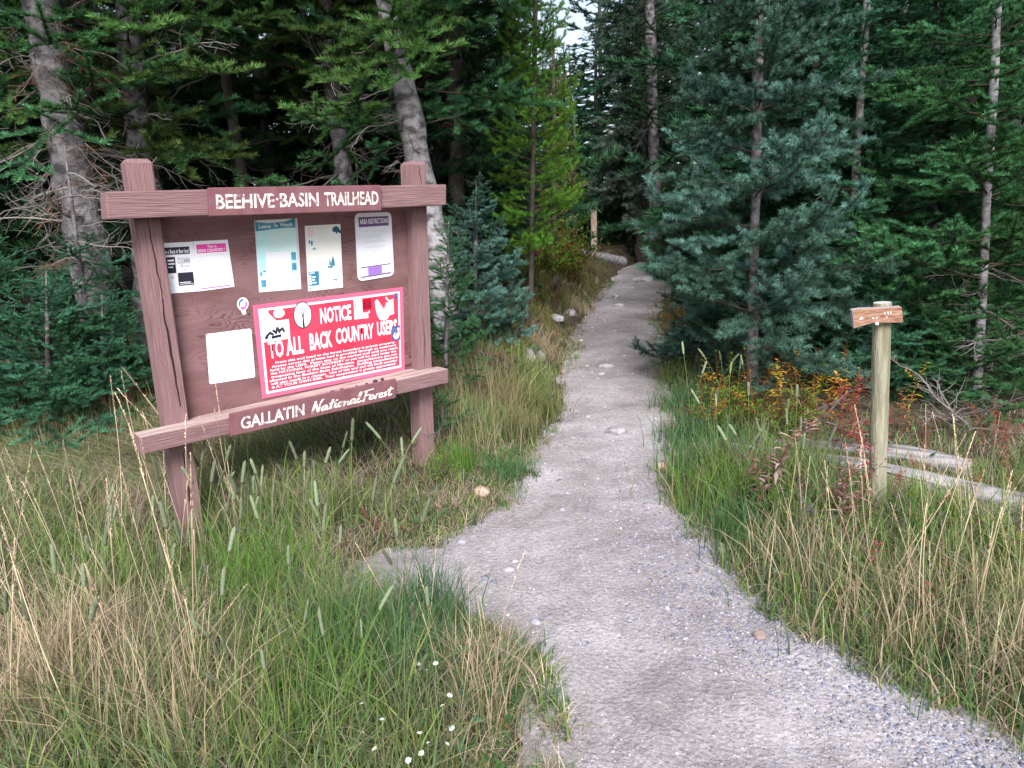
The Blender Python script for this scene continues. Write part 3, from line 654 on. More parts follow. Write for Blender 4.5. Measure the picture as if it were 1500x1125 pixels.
def slab(name, label, cat, pts, mat, off=None, th=.003, group=None, rounded=0):
    off = -PANEL_Y if off is None else off
    sh = Sheet(pts, off+th, -(off+th)); root = sign_thing(name, label, cat, group)
    g = Geo()
    if rounded:
        ring = []
        ra, rb = rounded, rounded*.62
        for cx, cy, a0 in ((1-ra, rb, 0), (ra, rb, 90), (ra, 1-rb, 180), (1-ra, 1-rb, 270)):
            for k in range(6):
                t = math.radians(a0+k*18); ring.append((cx+ra*math.cos(t), cy-rb*math.sin(t)))
    else: ring = rect(0, 0, 1, 1)
    f = sh.poly(ring, 0); b = sh.poly(ring, -(th-.0006)); n = len(ring)
    g.add(f, [(0, i, i+1) for i in range(1, n-1)]); g.add(f+b, [(i, n+i, n+(i+1) % n) for i in range(n)]+[(i, n+(i+1) % n, (i+1) % n) for i in range(n)])
    obj('sheet', g.mesh(name+'_sheet', [M[mat]]), root)
    return root, sh
# routed names on the planks
def plank_sheet(pts): return Sheet(pts, FR+.022, -(FR+.022))
s1 = plank_sheet([(305, 274.8), (557.8, 271), (559, 308.2), (307, 316.6)])
write('lettering', plank1, s1, [('BEEHIVE', .035, .25, .345, .745), ('BASIN', .375, .25, .60, .745), ('TRAILHEAD', .635, .25, .98, .745)], 'letter', .0015, .020, 0, 3)
flat('worn_dot', plank1, s1, [oval(.36, .46, .007, .05, 8), oval(.838, .46, .006, .04, 8)], 'letter', .0012)
s2 = plank_sheet([(336.7, 606.5), (580, 554.6), (580, 582.8), (338, 639.6)])
write('lettering', plank2, s2, [('GALLATIN', .055, .25, .41, .78)], 'letter', .0015, .020, 0, 3)
# brush script, stroke by stroke
def script_word(strokes, x0, w_, y0, h_, sheet, wd=.125):
    g = Geo()
    for st_ in strokes:
        P = np.array(st_, float)
        # smooth by Chaikin
        for _ in range(2):
            if len(P) > 2:
                q = np.empty((2*len(P)-2, 2)); q[0::2] = .75*P[:-1]+.25*P[1:]; q[1::2] = .25*P[:-1]+.75*P[1:]; P = np.vstack([P[:1], q, P[-1:]])
        D = np.gradient(P, axis=0); D /= np.linalg.norm(D, axis=1)[:, None]+1e-9; Nn = np.stack([-D[:, 1], D[:, 0]], 1)
        ww = wd*(.75+.45*np.abs(D[:, 1]))
        L_ = P+Nn*ww[:, None]/2; R_ = P-Nn*ww[:, None]/2; n = len(P)
        L_ = np.vstack([L_[:1]-D[:1]*wd*.3, L_[1:-1], L_[-1:]+D[-1:]*wd*.3]); R_ = np.vstack([R_[:1]-D[:1]*wd*.3, R_[1:-1], R_[-1:]+D[-1:]*wd*.3])
        V = [sheet.P(x0+(x+.18*y)*w_, y0-y*h_, .0015+.0001*len(g.V)) for x, y in np.vstack([L_, R_])]
        g.add(V, [(i, i+1, n+i+1, n+i) for i in range(n-1)])
    return g
def A_(x): return [(x+.30, .38), (x+.18, .5), (x+.04, .4), (x, .18), (x+.08, .02), (x+.2, .08), (x+.32, .48), (x+.3, .15), (x+.36, .02), (x+.46, .12)]
def O_(x): return [(x+.2, .48), (x+.05, .42), (x, .2), (x+.1, .02), (x+.26, .1), (x+.3, .34), (x+.2, .48), (x+.42, .42)]
def T_(x): return [(x+.14, .85), (x+.06, .3), (x+.1, .04), (x+.2, .02), (x+.3, .12)]
def I_(x): return [(x, .45), (x-.01, .1), (x+.06, .01), (x+.18, .12)]
NAT = [[(0, 0), (.03, .5), (.06, 1.0)], [(.06, 1.0), (.2, .5), (.38, .02)], [(.38, .02), (.42, .5), (.46, .98), (.56, 1.06)], A_(.6), T_(1.1), [(1.06, .56), (1.38, .6)], I_(1.46), [(1.5, .68), (1.52, .74)], O_(1.66),
       [(2.06, .44), (2.08, .02)], [(2.08, .2), (2.2, .45), (2.32, .42), (2.33, .1), (2.4, .02), (2.5, .12)], A_(2.5), [(2.98, .1), (3.12, .6), (3.16, .95), (3.06, .98), (3.0, .5), (3.02, .08), (3.12, .02), (3.26, .14)]]
FOR = [[(.1, .98), (.08, .5), (.02, 0)], [(-.06, .92), (.2, .98), (.55, 1.02)], [(.08, .52), (.4, .54)], O_(.42), [(.84, .46), (.86, .02)], [(.86, .24), (.96, .46), (1.08, .44)], [(1.14, .24), (1.34, .32), (1.3, .47), (1.16, .42), (1.13, .14), (1.24, .01), (1.4, .12)],
       [(1.62, .44), (1.5, .48), (1.5, .32), (1.62, .2), (1.56, .02), (1.42, .06)], T_(1.74), [(1.68, .58), (2.06, .64)]]
g1 = script_word(NAT, .455, .0935, .80, .52, s2); g2 = script_word(FOR, .775, .094, .80, .52, s2)
for g_ in (g1, g2): obj('lettering', g_.mesh('script', [M['letter']]), plank2)
flat('worn_dot', plank2, s2, [oval(.745, .52, .006, .035, 8)], 'letter', .0012)

# ------------------------------------------------------------------ notices pinned on the panel
# 1 black and white flyer, 2 pink headed flyer
f1, h1 = slab('paper_flyer', 'white flyer with black picture blocks, partly hidden by left post', 'flyer', [(232, 356.5), (282.5, 354), (291, 426.5), (240, 431)], 'paper')
flat('print_block', f1, h1, [rect(.10, .09, .87, .235), rect(.15, .28, .42, .60), rect(.45, .60, .90, .86)], 'black')
write('print_text', f1, h1, [('be a Bozo in Bear land', .14, .13, .84, .21)], 'paper', .002, .02)
flat('print_line', f1, h1, [rect(.2, .33, .38, .365), rect(.2, .40, .39, .43), rect(.2, .47, .34, .49), rect(.48, .79, .80, .805), rect(.48, .825, .88, .835)], 'paper', .0022)
write('print_text', f1, h1, [('DJSMM', .50, .30, .84, .42), ('TIM CAMPF', .54, .46, .82, .49)], 'grey', .002, .01)
flat('print_mark', f1, h1, [rect(.66, .52, .69, .57), rect(.16, .80, .2, .83), rect(.26, .66, .32, .70)], 'grey')
f2, h2 = slab('paper_flyer', 'white flyer with bright pink heading right of the black one', 'flyer', [(283, 353.5), (333.5, 351), (343.5, 420), (290.5, 427)], 'paper', th=.0036)
flat('print_block', f2, h2, [rect(.07, .07, .92, .245)], 'pink')
write('print_text', f2, h2, [('This is', .37, .095, .64, .14), ('BEAR COUNTRY !', .1, .165, .88, .225)], 'paper', .002, .02)
flat('print_line', f2, h2, [rect(.08, .3+.006*i, .3+.1*(i % 3), .308+.006*i) for i in range(1)]+[rect(.3, .29, .9, .297), rect(.08, .38, .36, .387), rect(.08, .48, .18, .487), rect(.26, .47, .46, .477), rect(.08, .57, .22, .578), rect(.3, .56, .52, .572), rect(.2, .66, .62, .668), rect(.12, .72, .5, .726)], 'lgrey')
flat('print_mark', f2, h2, [rect(.34, .855, .46, .875), rect(.13, .86, .15, .89)], 'grey')
flat('print_line', f2, h2, [rect(.07, .945, .9, .963)], 'pink')
# 3 turquoise poster in a clear sleeve
f3, h3 = slab('poster', 'turquoise and white poster in a clear sleeve, middle of top row', 'poster', [(372.5, 322.5), (435.5, 319.5), (441.5, 423.5), (379.5, 428.5)], 'lgrey')
def hh(a0, b0, a1, b1): return rect(.01+a0*.93, b0*.955, .01+a1*.93, b1*.955)
flat('print_ground', f3, h3, [hh(0, 0, 1, 1)], 'cyan', .001)
flat('print_block', f3, h3, [[(.01, .0), (.01, .155), (.3, .14), (.6, .125), (.94, .13), (.94, 0)]], 'teal', .0016)
flat('print_sky', f3, h3, [[(.02, .004), (.06, .03), (.35, .05), (.7, .04), (.9, .004)]], 'paper', .002)
write('print_text', f3, h3, [('Leave', .09, .065, .36, .115), ('The', .42, .06, .53, .108), ('Weeds', .57, .055, .87, .105)], 'paper', .0026, .025)
flat('print_picture', f3, h3, [rect(.05, .72, .09, .77), rect(.12, .70, .18, .72), rect(.06, .83, .17, .93), rect(.8, .47, .91, .58), rect(.8, .62, .91, .72)], 'teal', .002)
flat('print_picture', f3, h3, [rect(.04, .2, .17, .3), rect(.8, .2, .92, .26), rect(.80, .79, .91, .88)], 'cyan', .0022)
flat('print_line', f3, h3, [rect(.24+.02*(i % 3), .21+.035*i, .76-.03*(i % 2), .215+.035*i) for i in range(6)], 'lgrey', .002)
flat('print_column', f3, h3, [rect(.2, .45, .78, .92)], 'paper', .0014)
# 4 cream map sheet
f4, h4 = slab('paper_flyer', 'cream sheet with small blue pictures and a bear at top corner', 'flyer', [(446.5, 331), (498.5, 328), (502.5, 421), (451.5, 427)], 'cream')
write('print_text', f4, h4, [('HOW TO', .05, .03, .26, .05), ('AVOID', .05, .07, .22, .09), ('ATTACK', .05, .108, .28, .128), ('WHEN', .06, .145, .22, .165)], 'pink', .0015, .0)
flat('print_line', f4, h4, [rect(.32, .03+.022*i, .66-.03*(i % 3), .034+.022*i) for i in range(9)], 'lgrey')
bear = [(.76, .11), (.77, .06), (.82, .035), (.90, .03), (.96, .07), (1.0, .11), (1.0, .145), (.96, .14), (.94, .115), (.9, .12), (.89, .15), (.86, .15), (.85, .12), (.80, .115)]
def fan(pts):  # split a polygon about its centroid
    c = (sum(p[0] for p in pts)/len(pts), sum(p[1] for p in pts)/len(pts)); return [[c, pts[(i+1) % len(pts)], pts[i]] for i in range(len(pts))]
flat('print_picture', f4, h4, fan(bear), 'tealdark')
flat('print_picture', f4, h4, [rect(.03, .70, .32, .92)], 'teal')
flat('print_picture', f4, h4, [rect(.05, .755, .10, .90), rect(.13, .775, .22, .80), rect(.12, .82, .2, .84), rect(.13, .865, .24, .885), rect(.05, .715, .2, .73)], 'paper', .002)
flat('print_picture', f4, h4, [[(.66, .64), (.80, .64), (.74, .48)], [(.70, .58), (.78, .58), (.74, .5)], [(.62, .62), (.68, .62), (.65, .52)], rect(.58, .64, .72, .67), [(.72, .84), (.73, .865), (.84, .88), (.85, .86)], rect(.08, .22, .12, .27), rect(.14, .23, .19, .3), [(.16, .36), (.28, .37), (.24, .33)], rect(.1, .58, .115, .62), rect(.05, .95, .09, .97)], 'teal', .0018)
# 5 area restrictions plaque
f5, h5 = slab('notice_plaque', 'white plastic rounded plaque with purple bands, upper right of panel', 'plaque', [(519.5, 312.5), (573, 310.5), (577.5, 403.5), (524.5, 412.5)], 'plastic', th=.006, rounded=.13)
flat('print_ground', f5, h5, [rect(.09, .08, .91, .92)], 'paper', .0008)
flat('print_block', f5, h5, [rect(.09, .06, .91, .205), rect(.09, .795, .91, .812), rect(.09, .935, .91, .955)], 'mauve', .0014)
flat('print_block', f5, h5, [rect(.28, .815, .66, .93)], 'violet', .0014)
write('print_text', f5, h5, [('AREA RESTRICTIONS', .12, .09, .89, .16)], 'paper', .002, .03)
write('print_text', f5, h5, [('This area closed', .22, .255, .78, .285), ('to all motor', .3, .335, .7, .365), ('bikes and vehicles', .2, .415, .8, .445), ('without permit', .22, .49, .78, .52), ('by law', .4, .57, .6, .6)], 'lgrey', .002, 0)
# 6 the red notice
R4 = [(370.5, 447.5), (590.5, 420.5), (593, 542), (384, 584.5)]
f6, h6 = slab('red_notice', 'large red notice sign with white lettering on the lower panel', 'sign', R4, 'redrim', th=.006)
flat('print_border', f6, h6, [rect(.028, .045, .972, .955)], 'paper', .0008)
flat('sign_face', f6, h6, [rect(.042, .07, .958, .93)], 'red', .0014)
write('lettering', f6, h6, [('NOTICE', .405, .125, .615, .285), ('TO ALL', .065, .395, .285, .575), ('BACK', .325, .385, .475, .56), ('COUNTRY', .50, .375, .77, .54), ('USERS', .795, .37, .945, .525)], 'paper', .0022, .034)
BODY = [('From this trail head to the forest boundary is private property.', .10, .93), ('Access across this private land is provided through an easement', .075, .935), ('held by the USFS.  Please stay on the marked trail until you reach', .065, .945), ('the NATIONAL FOREST BOUNDRY or you will be cited under the', .065, .935),
        ('trespassing laws of the State of Montana.  Jumps/kickers are not', .065, .94), ('allowed in the Beehive Basin Subdivision.  Building jumps/kickers', .055, .945), ('will also result in a citation.  Use of this trail and the back country', .06, .94), ('is AT YOUR OWN RISK.  Your cooperation is greatly appreciated.', .065, .93)]
write('small_lettering', f6, h6, [(b, a0, .622+.037*i, a1, .648+.0372*i) for i, (b, a0, a1) in enumerate(BODY)], 'paper', .0022, .022)
# stickers on the red notice
TH = .0085
def sticker(label, a0, b0, a1, b1, mat, name='sticker', oval_=False, dy=.0026):
    root = sign_thing(name, label, 'sticker')
    pts = oval((a0+a1)/2, (b0+b1)/2, (a1-a0)/2, (b1-b0)/2) if oval_ else rect(a0, b0, a1, b1)
    flat('sheet', root, h6, [pts], mat, dy); return root
k1 = sticker('white sticker with dark scribble drawing at top left of red notice', .03, .19, .205, .40, 'paper')
flat('flap', k1, h6, [rect(.03, .05, .085, .19), [(.085, .1), (.085, .19), (.13, .19)], oval(.148, .115, .035, .05, 14)], 'paper', .0026)
for i, (a, b, c, d) in enumerate([(.058, .345, .09, .30), (.085, .31, .105, .335), (.10, .285, .125, .32), (.118, .33, .13, .26), (.13, .26, .142, .325), (.142, .30, .165, .275), (.16, .28, .172, .32), (.05, .36, .07, .345), (.09, .36, .15, .352)]):
    dx, dz = (c-a), (d-b); L = math.hypot(dx*2, dz) or 1; nx_, nz_ = -dz/L*.006, dx*2/L*.014
    flat('drawn_stroke', k1, h6, [[(a+nx_, b+nz_), (a-nx_, b-nz_), (c-nx_, d-nz_), (c+nx_, d+nz_)]], 'black', .0034+.0001*i)
k2 = sticker('round white sticker with a bare tree at the top of red notice', .235, .02, .352, .315, 'black', oval_=True)
flat('white_disc', k2, h6, [oval(.2935, .1675, .0535, .136)], 'paper', .0032)
flat('tree_drawing', k2, h6, [[(.287, .30), (.302, .30), (.297, .17), (.291, .17)]]+[[(.2935, .19), (.296, .19), (x, y), (x-.004, y)] for x, y in ((.268, .12), (.28, .085), (.296, .08), (.31, .09), (.322, .13), (.262, .155), (.327, .165))], 'black', .0038)
k3 = sticker('white rectangular sticker right of the NOTICE word', .635, .065, .695, .30, 'paper')
flat('print_lines', k3, h6, [rect(.645, .09, .686, .098), rect(.645, .12, .65, .16), rect(.682, .12, .686, .16)], 'redrim', .0034); flat('print_mark', k3, h6, [rect(.66, .115, .674, .14)], 'lgrey', .0034)
k3b = sticker('small pale sticker beside the white rectangular one on red notice', .698, .235, .735, .305, 'lgrey')
flat('print_lines', k3b, h6, [rect(.702, .25, .73, .256), rect(.702, .275, .726, .281)], 'redrim', .0034)
k4 = sticker('dark red sticker with two black speaker rings on red notice', .695, .085, .76, .205, 'darkred')
flat('ring', k4, h6, [oval(.711, .15, .0095, .034, 16), oval(.748, .155, .0095, .034, 16)], 'black', .0034); flat('cone', k4, h6, [oval(.711, .15, .005, .018, 12), oval(.748, .155, .005, .018, 12)], 'darkred', .004); flat('dot', k4, h6, [oval(.741, .235, .005, .016, 10)], 'paper', .0034)
k5 = sign_thing('sticker', 'torn white bird shaped sticker at the top right of red notice', 'sticker')
bp_ = [(.785, .13), (.80, .10), (.815, .13), (.825, .19), (.84, .24), (.862, .25), (.875, .22), (.868, .15), (.885, .17), (.90, .13), (.922, .12), (.925, .30), (.89, .31), (.875, .35), (.85, .36), (.82, .35), (.80, .29), (.79, .22)]
flat('sheet', k5, h6, fan(bp_)+[[(.862, .10), (.868, .085), (.9, .15), (.895, .17)]], 'paper', .0026); flat('blue_print', k5, h6, [oval(.905, .25, .012, .04, 12)], 'lgrey', .0034)
k6 = sticker('dark blue square sticker at right edge of red notice below USERS', .905, .445, .968, .62, 'navy')
flat('pale_print', k6, h6, [[(.912, .56), (.925, .52), (.945, .54), (.962, .50), (.964, .56), (.95, .60), (.925, .605)], oval(.955, .49, .01, .022, 10)], 'lgrey', .0034)
k7 = sticker('small faded blue sticker in the top right corner of red notice', .93, .06, .956, .125, 'navy')
# 7 blank white sheet and the round sticker left of the red notice
f7, h7 = slab('blank_sheet', 'blank white sheet with rounded corners on the lower left panel', 'paper', [(301.5, 489.5), (368, 481), (374, 552.5), (307, 563)], 'paper', rounded=.05)
flat('pin_mark', f7, h7, [oval(.2, .86, .012, .012, 8)], 'grey')
f8 = sign_thing('sticker', 'round white sticker with blue and red curls over a paper tab', 'sticker')
h8 = Sheet([(346, 436), (366, 434), (367, 461), (348, 463)], -PANEL_Y+.003, PANEL_Y-.003)
flat('sheet', f8, h8, [oval(.45, .38, .43, .36), [(.2, .6), (.42, .97), (.68, .93), (.62, .6)]], 'paper', .001)
def arc(cx, cy, r1, r2, a0, a1, n=10):
    t = [math.radians(a0+(a1-a0)*i/n) for i in range(n+1)]
    return [[(cx+r1*math.cos(t[i]), cy-r1*math.sin(t[i])*.84), (cx+r2*math.cos(t[i]), cy-r2*math.sin(t[i])*.84), (cx+r2*math.cos(t[i+1]), cy-r2*math.sin(t[i+1])*.84), (cx+r1*math.cos(t[i+1]), cy-r1*math.sin(t[i+1])*.84)][::-1] for i in range(n)]
flat('blue_curl', f8, h8, arc(.45, .38, .2, .33, 80, 200), 'bluep', .0018); flat('red_curl', f8, h8, arc(.45, .38, .2, .31, 230, 390), 'pink', .0018)
# dark scraps on the ledge
def rock_mesh(name, sx, sy, sz, seed, mat, sub=2, flatb=.35):
    bm = bmesh.new(); bmesh.ops.create_icosphere(bm, subdivisions=sub, radius=1); r = np.random.default_rng(seed)
    pl = r.normal(size=(9, 3)); pl /= np.linalg.norm(pl, axis=1)[:, None]; cut = r.uniform(.62, .95, 9)
    for v in bm.verts:
        c = np.array(v.co)
        for p, k in zip(pl, cut):
            d = c@p
            if d > k: c = c-p*(d-k)*.85
        c = c*(1+.05*r.normal())
        if c[2] < -flatb: c[2] = -flatb
        v.co = (c[0]*sx, c[1]*sy, c[2]*sz)
    me = bpy.data.meshes.new(name); bm.to_mesh(me); bm.free(); me.materials.append(mat)
    for p in me.polygons: p.use_smooth = sub > 2
    return me
for i, (u, v, wx, lab) in enumerate([(487, 570, .05, 'flat black scrap on the lower rail, leftmost below red notice'), (501, 567, .04, 'black scrap touching the leftmost scrap on the lower rail'), (522, 563.5, .018, 'tiny black crumb on the lower rail under the red notice'), (537, 561, .03, 'thin black scrap on the lower rail near the big black lump'), (549, 555, .055, 'large black glossy lump on the lower rail under red notice'), (560, 552.5, .03, 'small black and red lump at right of the largest one on rail')]):
    s, z = sp(u, v, FR-.06); me = rock_mesh('scrap', wx*.36, .012, .006 if i < 4 else .014, 40+i, M['black'])
    zr = br_[0][1]+(br_[1][1]-br_[0][1])*(s-br_[0][0])/(br_[1][0]-br_[0][0])
    o = obj('black_scrap', me); o.location = (A[0]+e_[0]*s+n_[0]*(FR-.06), A[1]+e_[1]*s+n_[1]*(FR-.06), zr+(.0021 if i < 4 else .0049)); o.rotation_euler = (0, 0, YAW); tag(o, lab, 'scrap')

# ------------------------------------------------------------------ the small signpost
b0 = gp(1284, 768); yS = b0[1]
pt = at(1292.5, 443, yS); pr = .5*25/F*yS*1.02
dS = (pt-b0); HS = np.linalg.norm(dS); dS /= HS
spst = thing('wooden_signpost', 'round greenish wooden post carrying a small weathered board', 'signpost', b0)
V, T = tube([tuple(dS*t) for t in np.linspace(-.25, HS-.006, 16)]+[tuple(dS*HS)], [pr*(1+.02*math.sin(i*1.7)) for i in range(16)]+[pr*.93], 20)
me = new_mesh('post', V, T, [M['post'], M['post_top']], smooth=False); mi = [1 if (abs(p.normal.z) > .6) else 0 for p in me.polygons]; me.polygons.foreach_set('material_index', mi); me.polygons.foreach_set('use_smooth', [k == 0 for k in mi])
obj('post', me, spst)
def sb(u, v, off):
    q = at(u, v, yS-off)-b0; return (q[0], q[1], q[2])
off1 = pr+.03; off0 = pr+.002
topc = [(1248.5, 454.5), (1262, 452.5), (1280, 452.0), (1300, 451.0), (1321.5, 449.8)]
botc = [(1251, 481.5), (1262, 478.5), (1275, 473.8), (1288, 472.6), (1300, 473.8), (1323.5, 472.5)]
botc = [(1251, 481.5), (1264, 478.0), (1280, 473.2), (1301, 473.6), (1323.5, 472.8)]
bm = bmesh.new(); fr_, bk_ = [], []
for c_ in (topc, botc):
    fr_.append([bm.verts.new(sb(u, v, off1)) for u, v in c_]); bk_.append([bm.verts.new(Vector(sb(u, v, off1))+Vector((0, .028, .004))) for u, v in c_])
for i in range(4):
    bm.faces.new((fr_[1][i], fr_[1][i+1], fr_[0][i+1], fr_[0][i])); bm.faces.new((bk_[0][i], bk_[0][i+1], bk_[1][i+1], bk_[1][i]))
    for k in (0, 1):
        q = (fr_[k][i], fr_[k][i+1], bk_[k][i+1], bk_[k][i]); bm.faces.new(q if k == 0 else q[::-1])
for i in (0, 4): bm.faces.new((fr_[0][i], bk_[0][i], bk_[1][i], fr_[1][i]))
bmesh.ops.recalc_face_normals(bm, faces=bm.faces)
bmesh.ops.bevel(bm, geom=[e for e in bm.edges], offset=.003, segments=1, affect='EDGES')
me = bpy.data.meshes.new('board'); bm.to_mesh(me); bm.free(); me.materials.append(M['board']); me.materials.append(M['board_edge'])
for p in me.polygons: p.material_index = 1 if abs(p.normal.y) < .7 else 0
bd = obj('board', me, spst)
g = Geo()
for pts in ([(1258, 467.2), (1262.5, 463.8), (1267.6, 466.8), (1263, 469.6)], [(1278, 465), (1280.2, 465), (1280.4, 467.3), (1278.2, 467.3)], [(1283, 463.5), (1286, 463.2), (1286.2, 467), (1283.2, 467.2)], [(1287, 462.5), (1288.6, 462.5), (1290, 466.8), (1288.2, 466.8)],
            [(1294.6, 457), (1296.4, 457), (1297.6, 462), (1295.8, 462)], [(1299.6, 456.6), (1301.3, 456.6), (1302.6, 460.6), (1300.9, 460.6)], [(1303.6, 456.4), (1305, 456.4), (1306.4, 460.2), (1304.9, 460.2)], [(1292, 464.4), (1293.8, 464.2), (1294, 466), (1292.2, 466.2)], [(1298, 463.6), (1299.6, 463.4), (1300, 465.2), (1298.4, 465.4)]):
    g.add([sb(u, v, off1+.0015) for u, v in pts], [(0, 3, 2, 1)])
obj('worn_lettering', g.mesh('worn_lettering', [M['letter']]), spst)
V, T = tube([sb(1284.6, 474.3, off1-.012), sb(1284.6, 474.3, off1+.006)], .0085, 10); obj('bolt', new_mesh('bolt', V, T, [M['metal']]), spst)

# far brown post by the log
q = gp(870, 372); yF = q[1]; tq = at(869.5, 303, yF)
fp = thing('trail_post', 'square brown weathered post standing behind the log at the bend', 'post', q)
wF = .5*8.5/F*yF; hF = tq[2]-q[2]
bm = bmesh.new(); bmesh.ops.create_cube(bm, size=1)
for v in bm.verts: v.co = (v.co.x*wF*2*(.96 if v.co.z > 0 else 1)+(.0 if v.co.z < 0 else tq[0]-q[0]), v.co.y*wF*2, -.2 if v.co.z < 0 else hF-(.02 if v.co.x > 0 else 0))
bmesh.ops.bevel(bm, geom=list(bm.edges), offset=.006, segments=1, affect='EDGES')
me = bpy.data.meshes.new('post'); bm.to_mesh(me); bm.free(); me.materials.append(M['fpost']); obj('post', me, fp)
me = new_mesh('bleached_top', *(lambda vt: vt)(tube([(tq[0]-q[0], 0, hF-.015), (tq[0]-q[0], 0, hF+.006)], wF*1.05, 4)), [M['board_edge']]); obj('bleached_top', me, fp)

# ------------------------------------------------------------------ logs and stones
def log(label, pts, wid, seed, name='fallen_log', mat='log', ground=True):
    """pts: (u, v, distance) along the axis; wid in photo pixels"""
    if ground: pts = [(u, v, gp(u, v+.34*wd)[1]) for (u, v, y), wd in zip(pts, wid)]
    P = np.array([at(u, v, y) for u, v, y in pts]); R = np.array([.5*wd/F*y for wd, (u, v, y) in zip(wid, pts)])
    c = P.mean(0); ax = P[-1]-P[0]; az = math.atan2(ax[1], ax[0])
    root = thing(name, label, 'log', c, az)
    rot = np.array([[math.cos(az), math.sin(az), 0], [-math.sin(az), math.cos(az), 0], [0, 0, 1]])
    q = np.linspace(0, 1, 26); s = np.linspace(0, 1, len(P)); PP = np.stack([np.interp(q, s, P[:, i]) for i in range(3)], 1); RR = np.interp(q, s, R)
    r = np.random.default_rng(seed); n = 16; L = (PP-c)@rot.T
    V, T = tube(L, RR*(1+.03*r.normal(size=26)), n); k = 1+.06*r.normal(size=n)
    ang = np.tile(np.arange(n), 26); ctr = np.repeat(L, n, 0); V[:26*n] = ctr+(V[:26*n]-ctr)*k[ang][:, None]
    me = new_mesh('stem', V, T[:-2*n], [M[mat]], smooth=True); obj('stem', me, root)
    E_, F_ = [], []
    for e0, cap in ((0, 26*n), (25*n, 26*n+1)):
        b = len(E_); E_ += [tuple(V[cap])]+[tuple(V[e0+j]) for j in range(n)]; F_ += [(b, b+1+(j+1) % n, b+1+j) if e0 == 0 else (b, b+1+j, b+1+(j+1) % n) for j in range(n)]
    obj('cut_end', new_mesh('cut_end', E_, F_, [M['log_end']]), root)
    g = Geo()
    for j in range(5):
        i0 = int(r.integers(1, 14)); i1 = min(25, i0+int(r.integers(5, 12))); a = int(r.integers(0, n))
        pts_ = np.array([V[i*n+a] for i in range(i0, i1)])*1.0; cc = L[i0:i1]; out = pts_-cc; out /= np.linalg.norm(out, axis=1)[:, None]; tang = np.cross(out, [1, 0, 0]); pts_ = pts_+out*.002
        w_ = .004*np.sin(np.linspace(.1, 3.04, len(pts_)))[:, None]+.001
        VV = np.vstack([pts_-tang*w_, pts_+tang*w_]); m2 = len(pts_); g.add(VV, [(i, i+1, m2+i+1, m2+i) for i in range(m2-1)])
    obj('crack', g.mesh('crack', [M['crack']]), root)
log('long silver grey log lying behind the signpost, running out to the right', [(1066, 658, 5.15), (1250, 682, 4.95), (1380, 712, 4.6), (1580, 762, 4.1)], [22, 28, 38, 46], 1)
log('second grey log in shade behind the long silver one', [(1120, 650, 5.6), (1220, 656, 5.5), (1330, 668, 5.3), (1418, 690, 5.05)], [16, 20, 32, 36], 2)
log('short pale log end beside the trail at the bend', [(790, 352, 14.6), (850, 370, 13.2), (912, 384, 12.2)], [9, 12, 17], 3)
log('pale log half hidden in brush left of the bright pine trunk', [(735, 347, 11.6), (770, 352, 11.4), (800, 360, 11.2)], [10, 9, 7], 4)

def rock(label, u, v, wpx, hpx, mat, seed, depth=1.0, cat='stone', name='stone', sink=.25, on='trail', sub=3, rz=None):
    p = tp(u, v) if on == 'trail' else gp(u, v)
    sx = .5*wpx/F*p[1]*1.03; sz = hpx/F*p[1]*.62
    me = rock_mesh(name, sx, sx*depth, sz, seed, M[mat], sub)
    o = obj(name, me); o.location = (p[0], p[1]+sx*depth*.4, p[2]+sz*(.35-sink*.5)); o.rotation_euler = (0, 0, random.uniform(-.3, .3) if rz is None else rz)
    return tag(o, label, cat)
rock('smooth tan stone lying at the grass edge below the right post', 706, 727, 28, 20, 'rock_tan', 1, .8, on='ground')
rock('round tan stone at the right grass edge of the trail', 968, 690, 20, 18, 'rock_tan', 2, .9)
rock('broad grey stone embedded in the middle of the trail', 904, 637, 34, 15, 'rock_grey', 3, .8, sink=.5)
rock('flat pale stone in the trail, further up than the embedded one', 887, 539, 26, 9, 'rock_grey', 4, .7, sink=.4)
rock('small flat stone just below the flat pale one on the trail', 881, 548, 13, 5, 'rock_grey', 5, .7, sink=.4)
rock('pale boulder on the bank in front of the orange twigs', 772, 530, 26, 28, 'rock_white', 6, .8, on='ground')
rock('smaller grey boulder right beside the pale boulder on bank', 792, 528, 15, 17, 'rock_grey', 7, .8, on='ground')
rock('white stone sitting on the bank where the path curves', 815, 470, 24, 15, 'rock_white', 8, .7, on='ground')
rock('grey stone behind the white stone on the path bank', 836, 462, 18, 12, 'rock_grey', 18, .7, on='ground')
rock('broken reddish brown stone on the blue grey gravel', 1114, 940, 23, 19, 'rock_pink', 9, .8, sub=2, sink=.1)
rock('large worn pale rock in the trail surface at the bend', 945, 413, 40, 9, 'rock_white', 10, .9, sink=.45)
rock('pale rock at the left edge of the trail near the bend', 903, 437, 12, 8, 'rock_white', 11, .8)
rock('flat rock just under the pale rock near the bend', 906, 449, 18, 6, 'rock_white', 12, .8, sink=.4)
rock('pale slab at the right edge of the trail beside the spruce', 968, 503, 16, 6, 'rock_white', 13, .7, sink=.4)
rock('white chip stone at the left trail edge, uphill of right post', 746, 690, 10, 8, 'rock_white', 14, .8)
rock('white stone half hidden in grass near the right post foot', 712, 683, 12, 9, 'rock_white', 15, .8, on='ground')
rock('pale flat stone by the left grass point in the foreground', 745, 838, 22, 8, 'rock_grey', 16, .8, sink=.4)
rock('small pale rock in the trail left of centre near bank', 822, 478, 14, 6, 'rock_white', 17, .7, sink=.3)
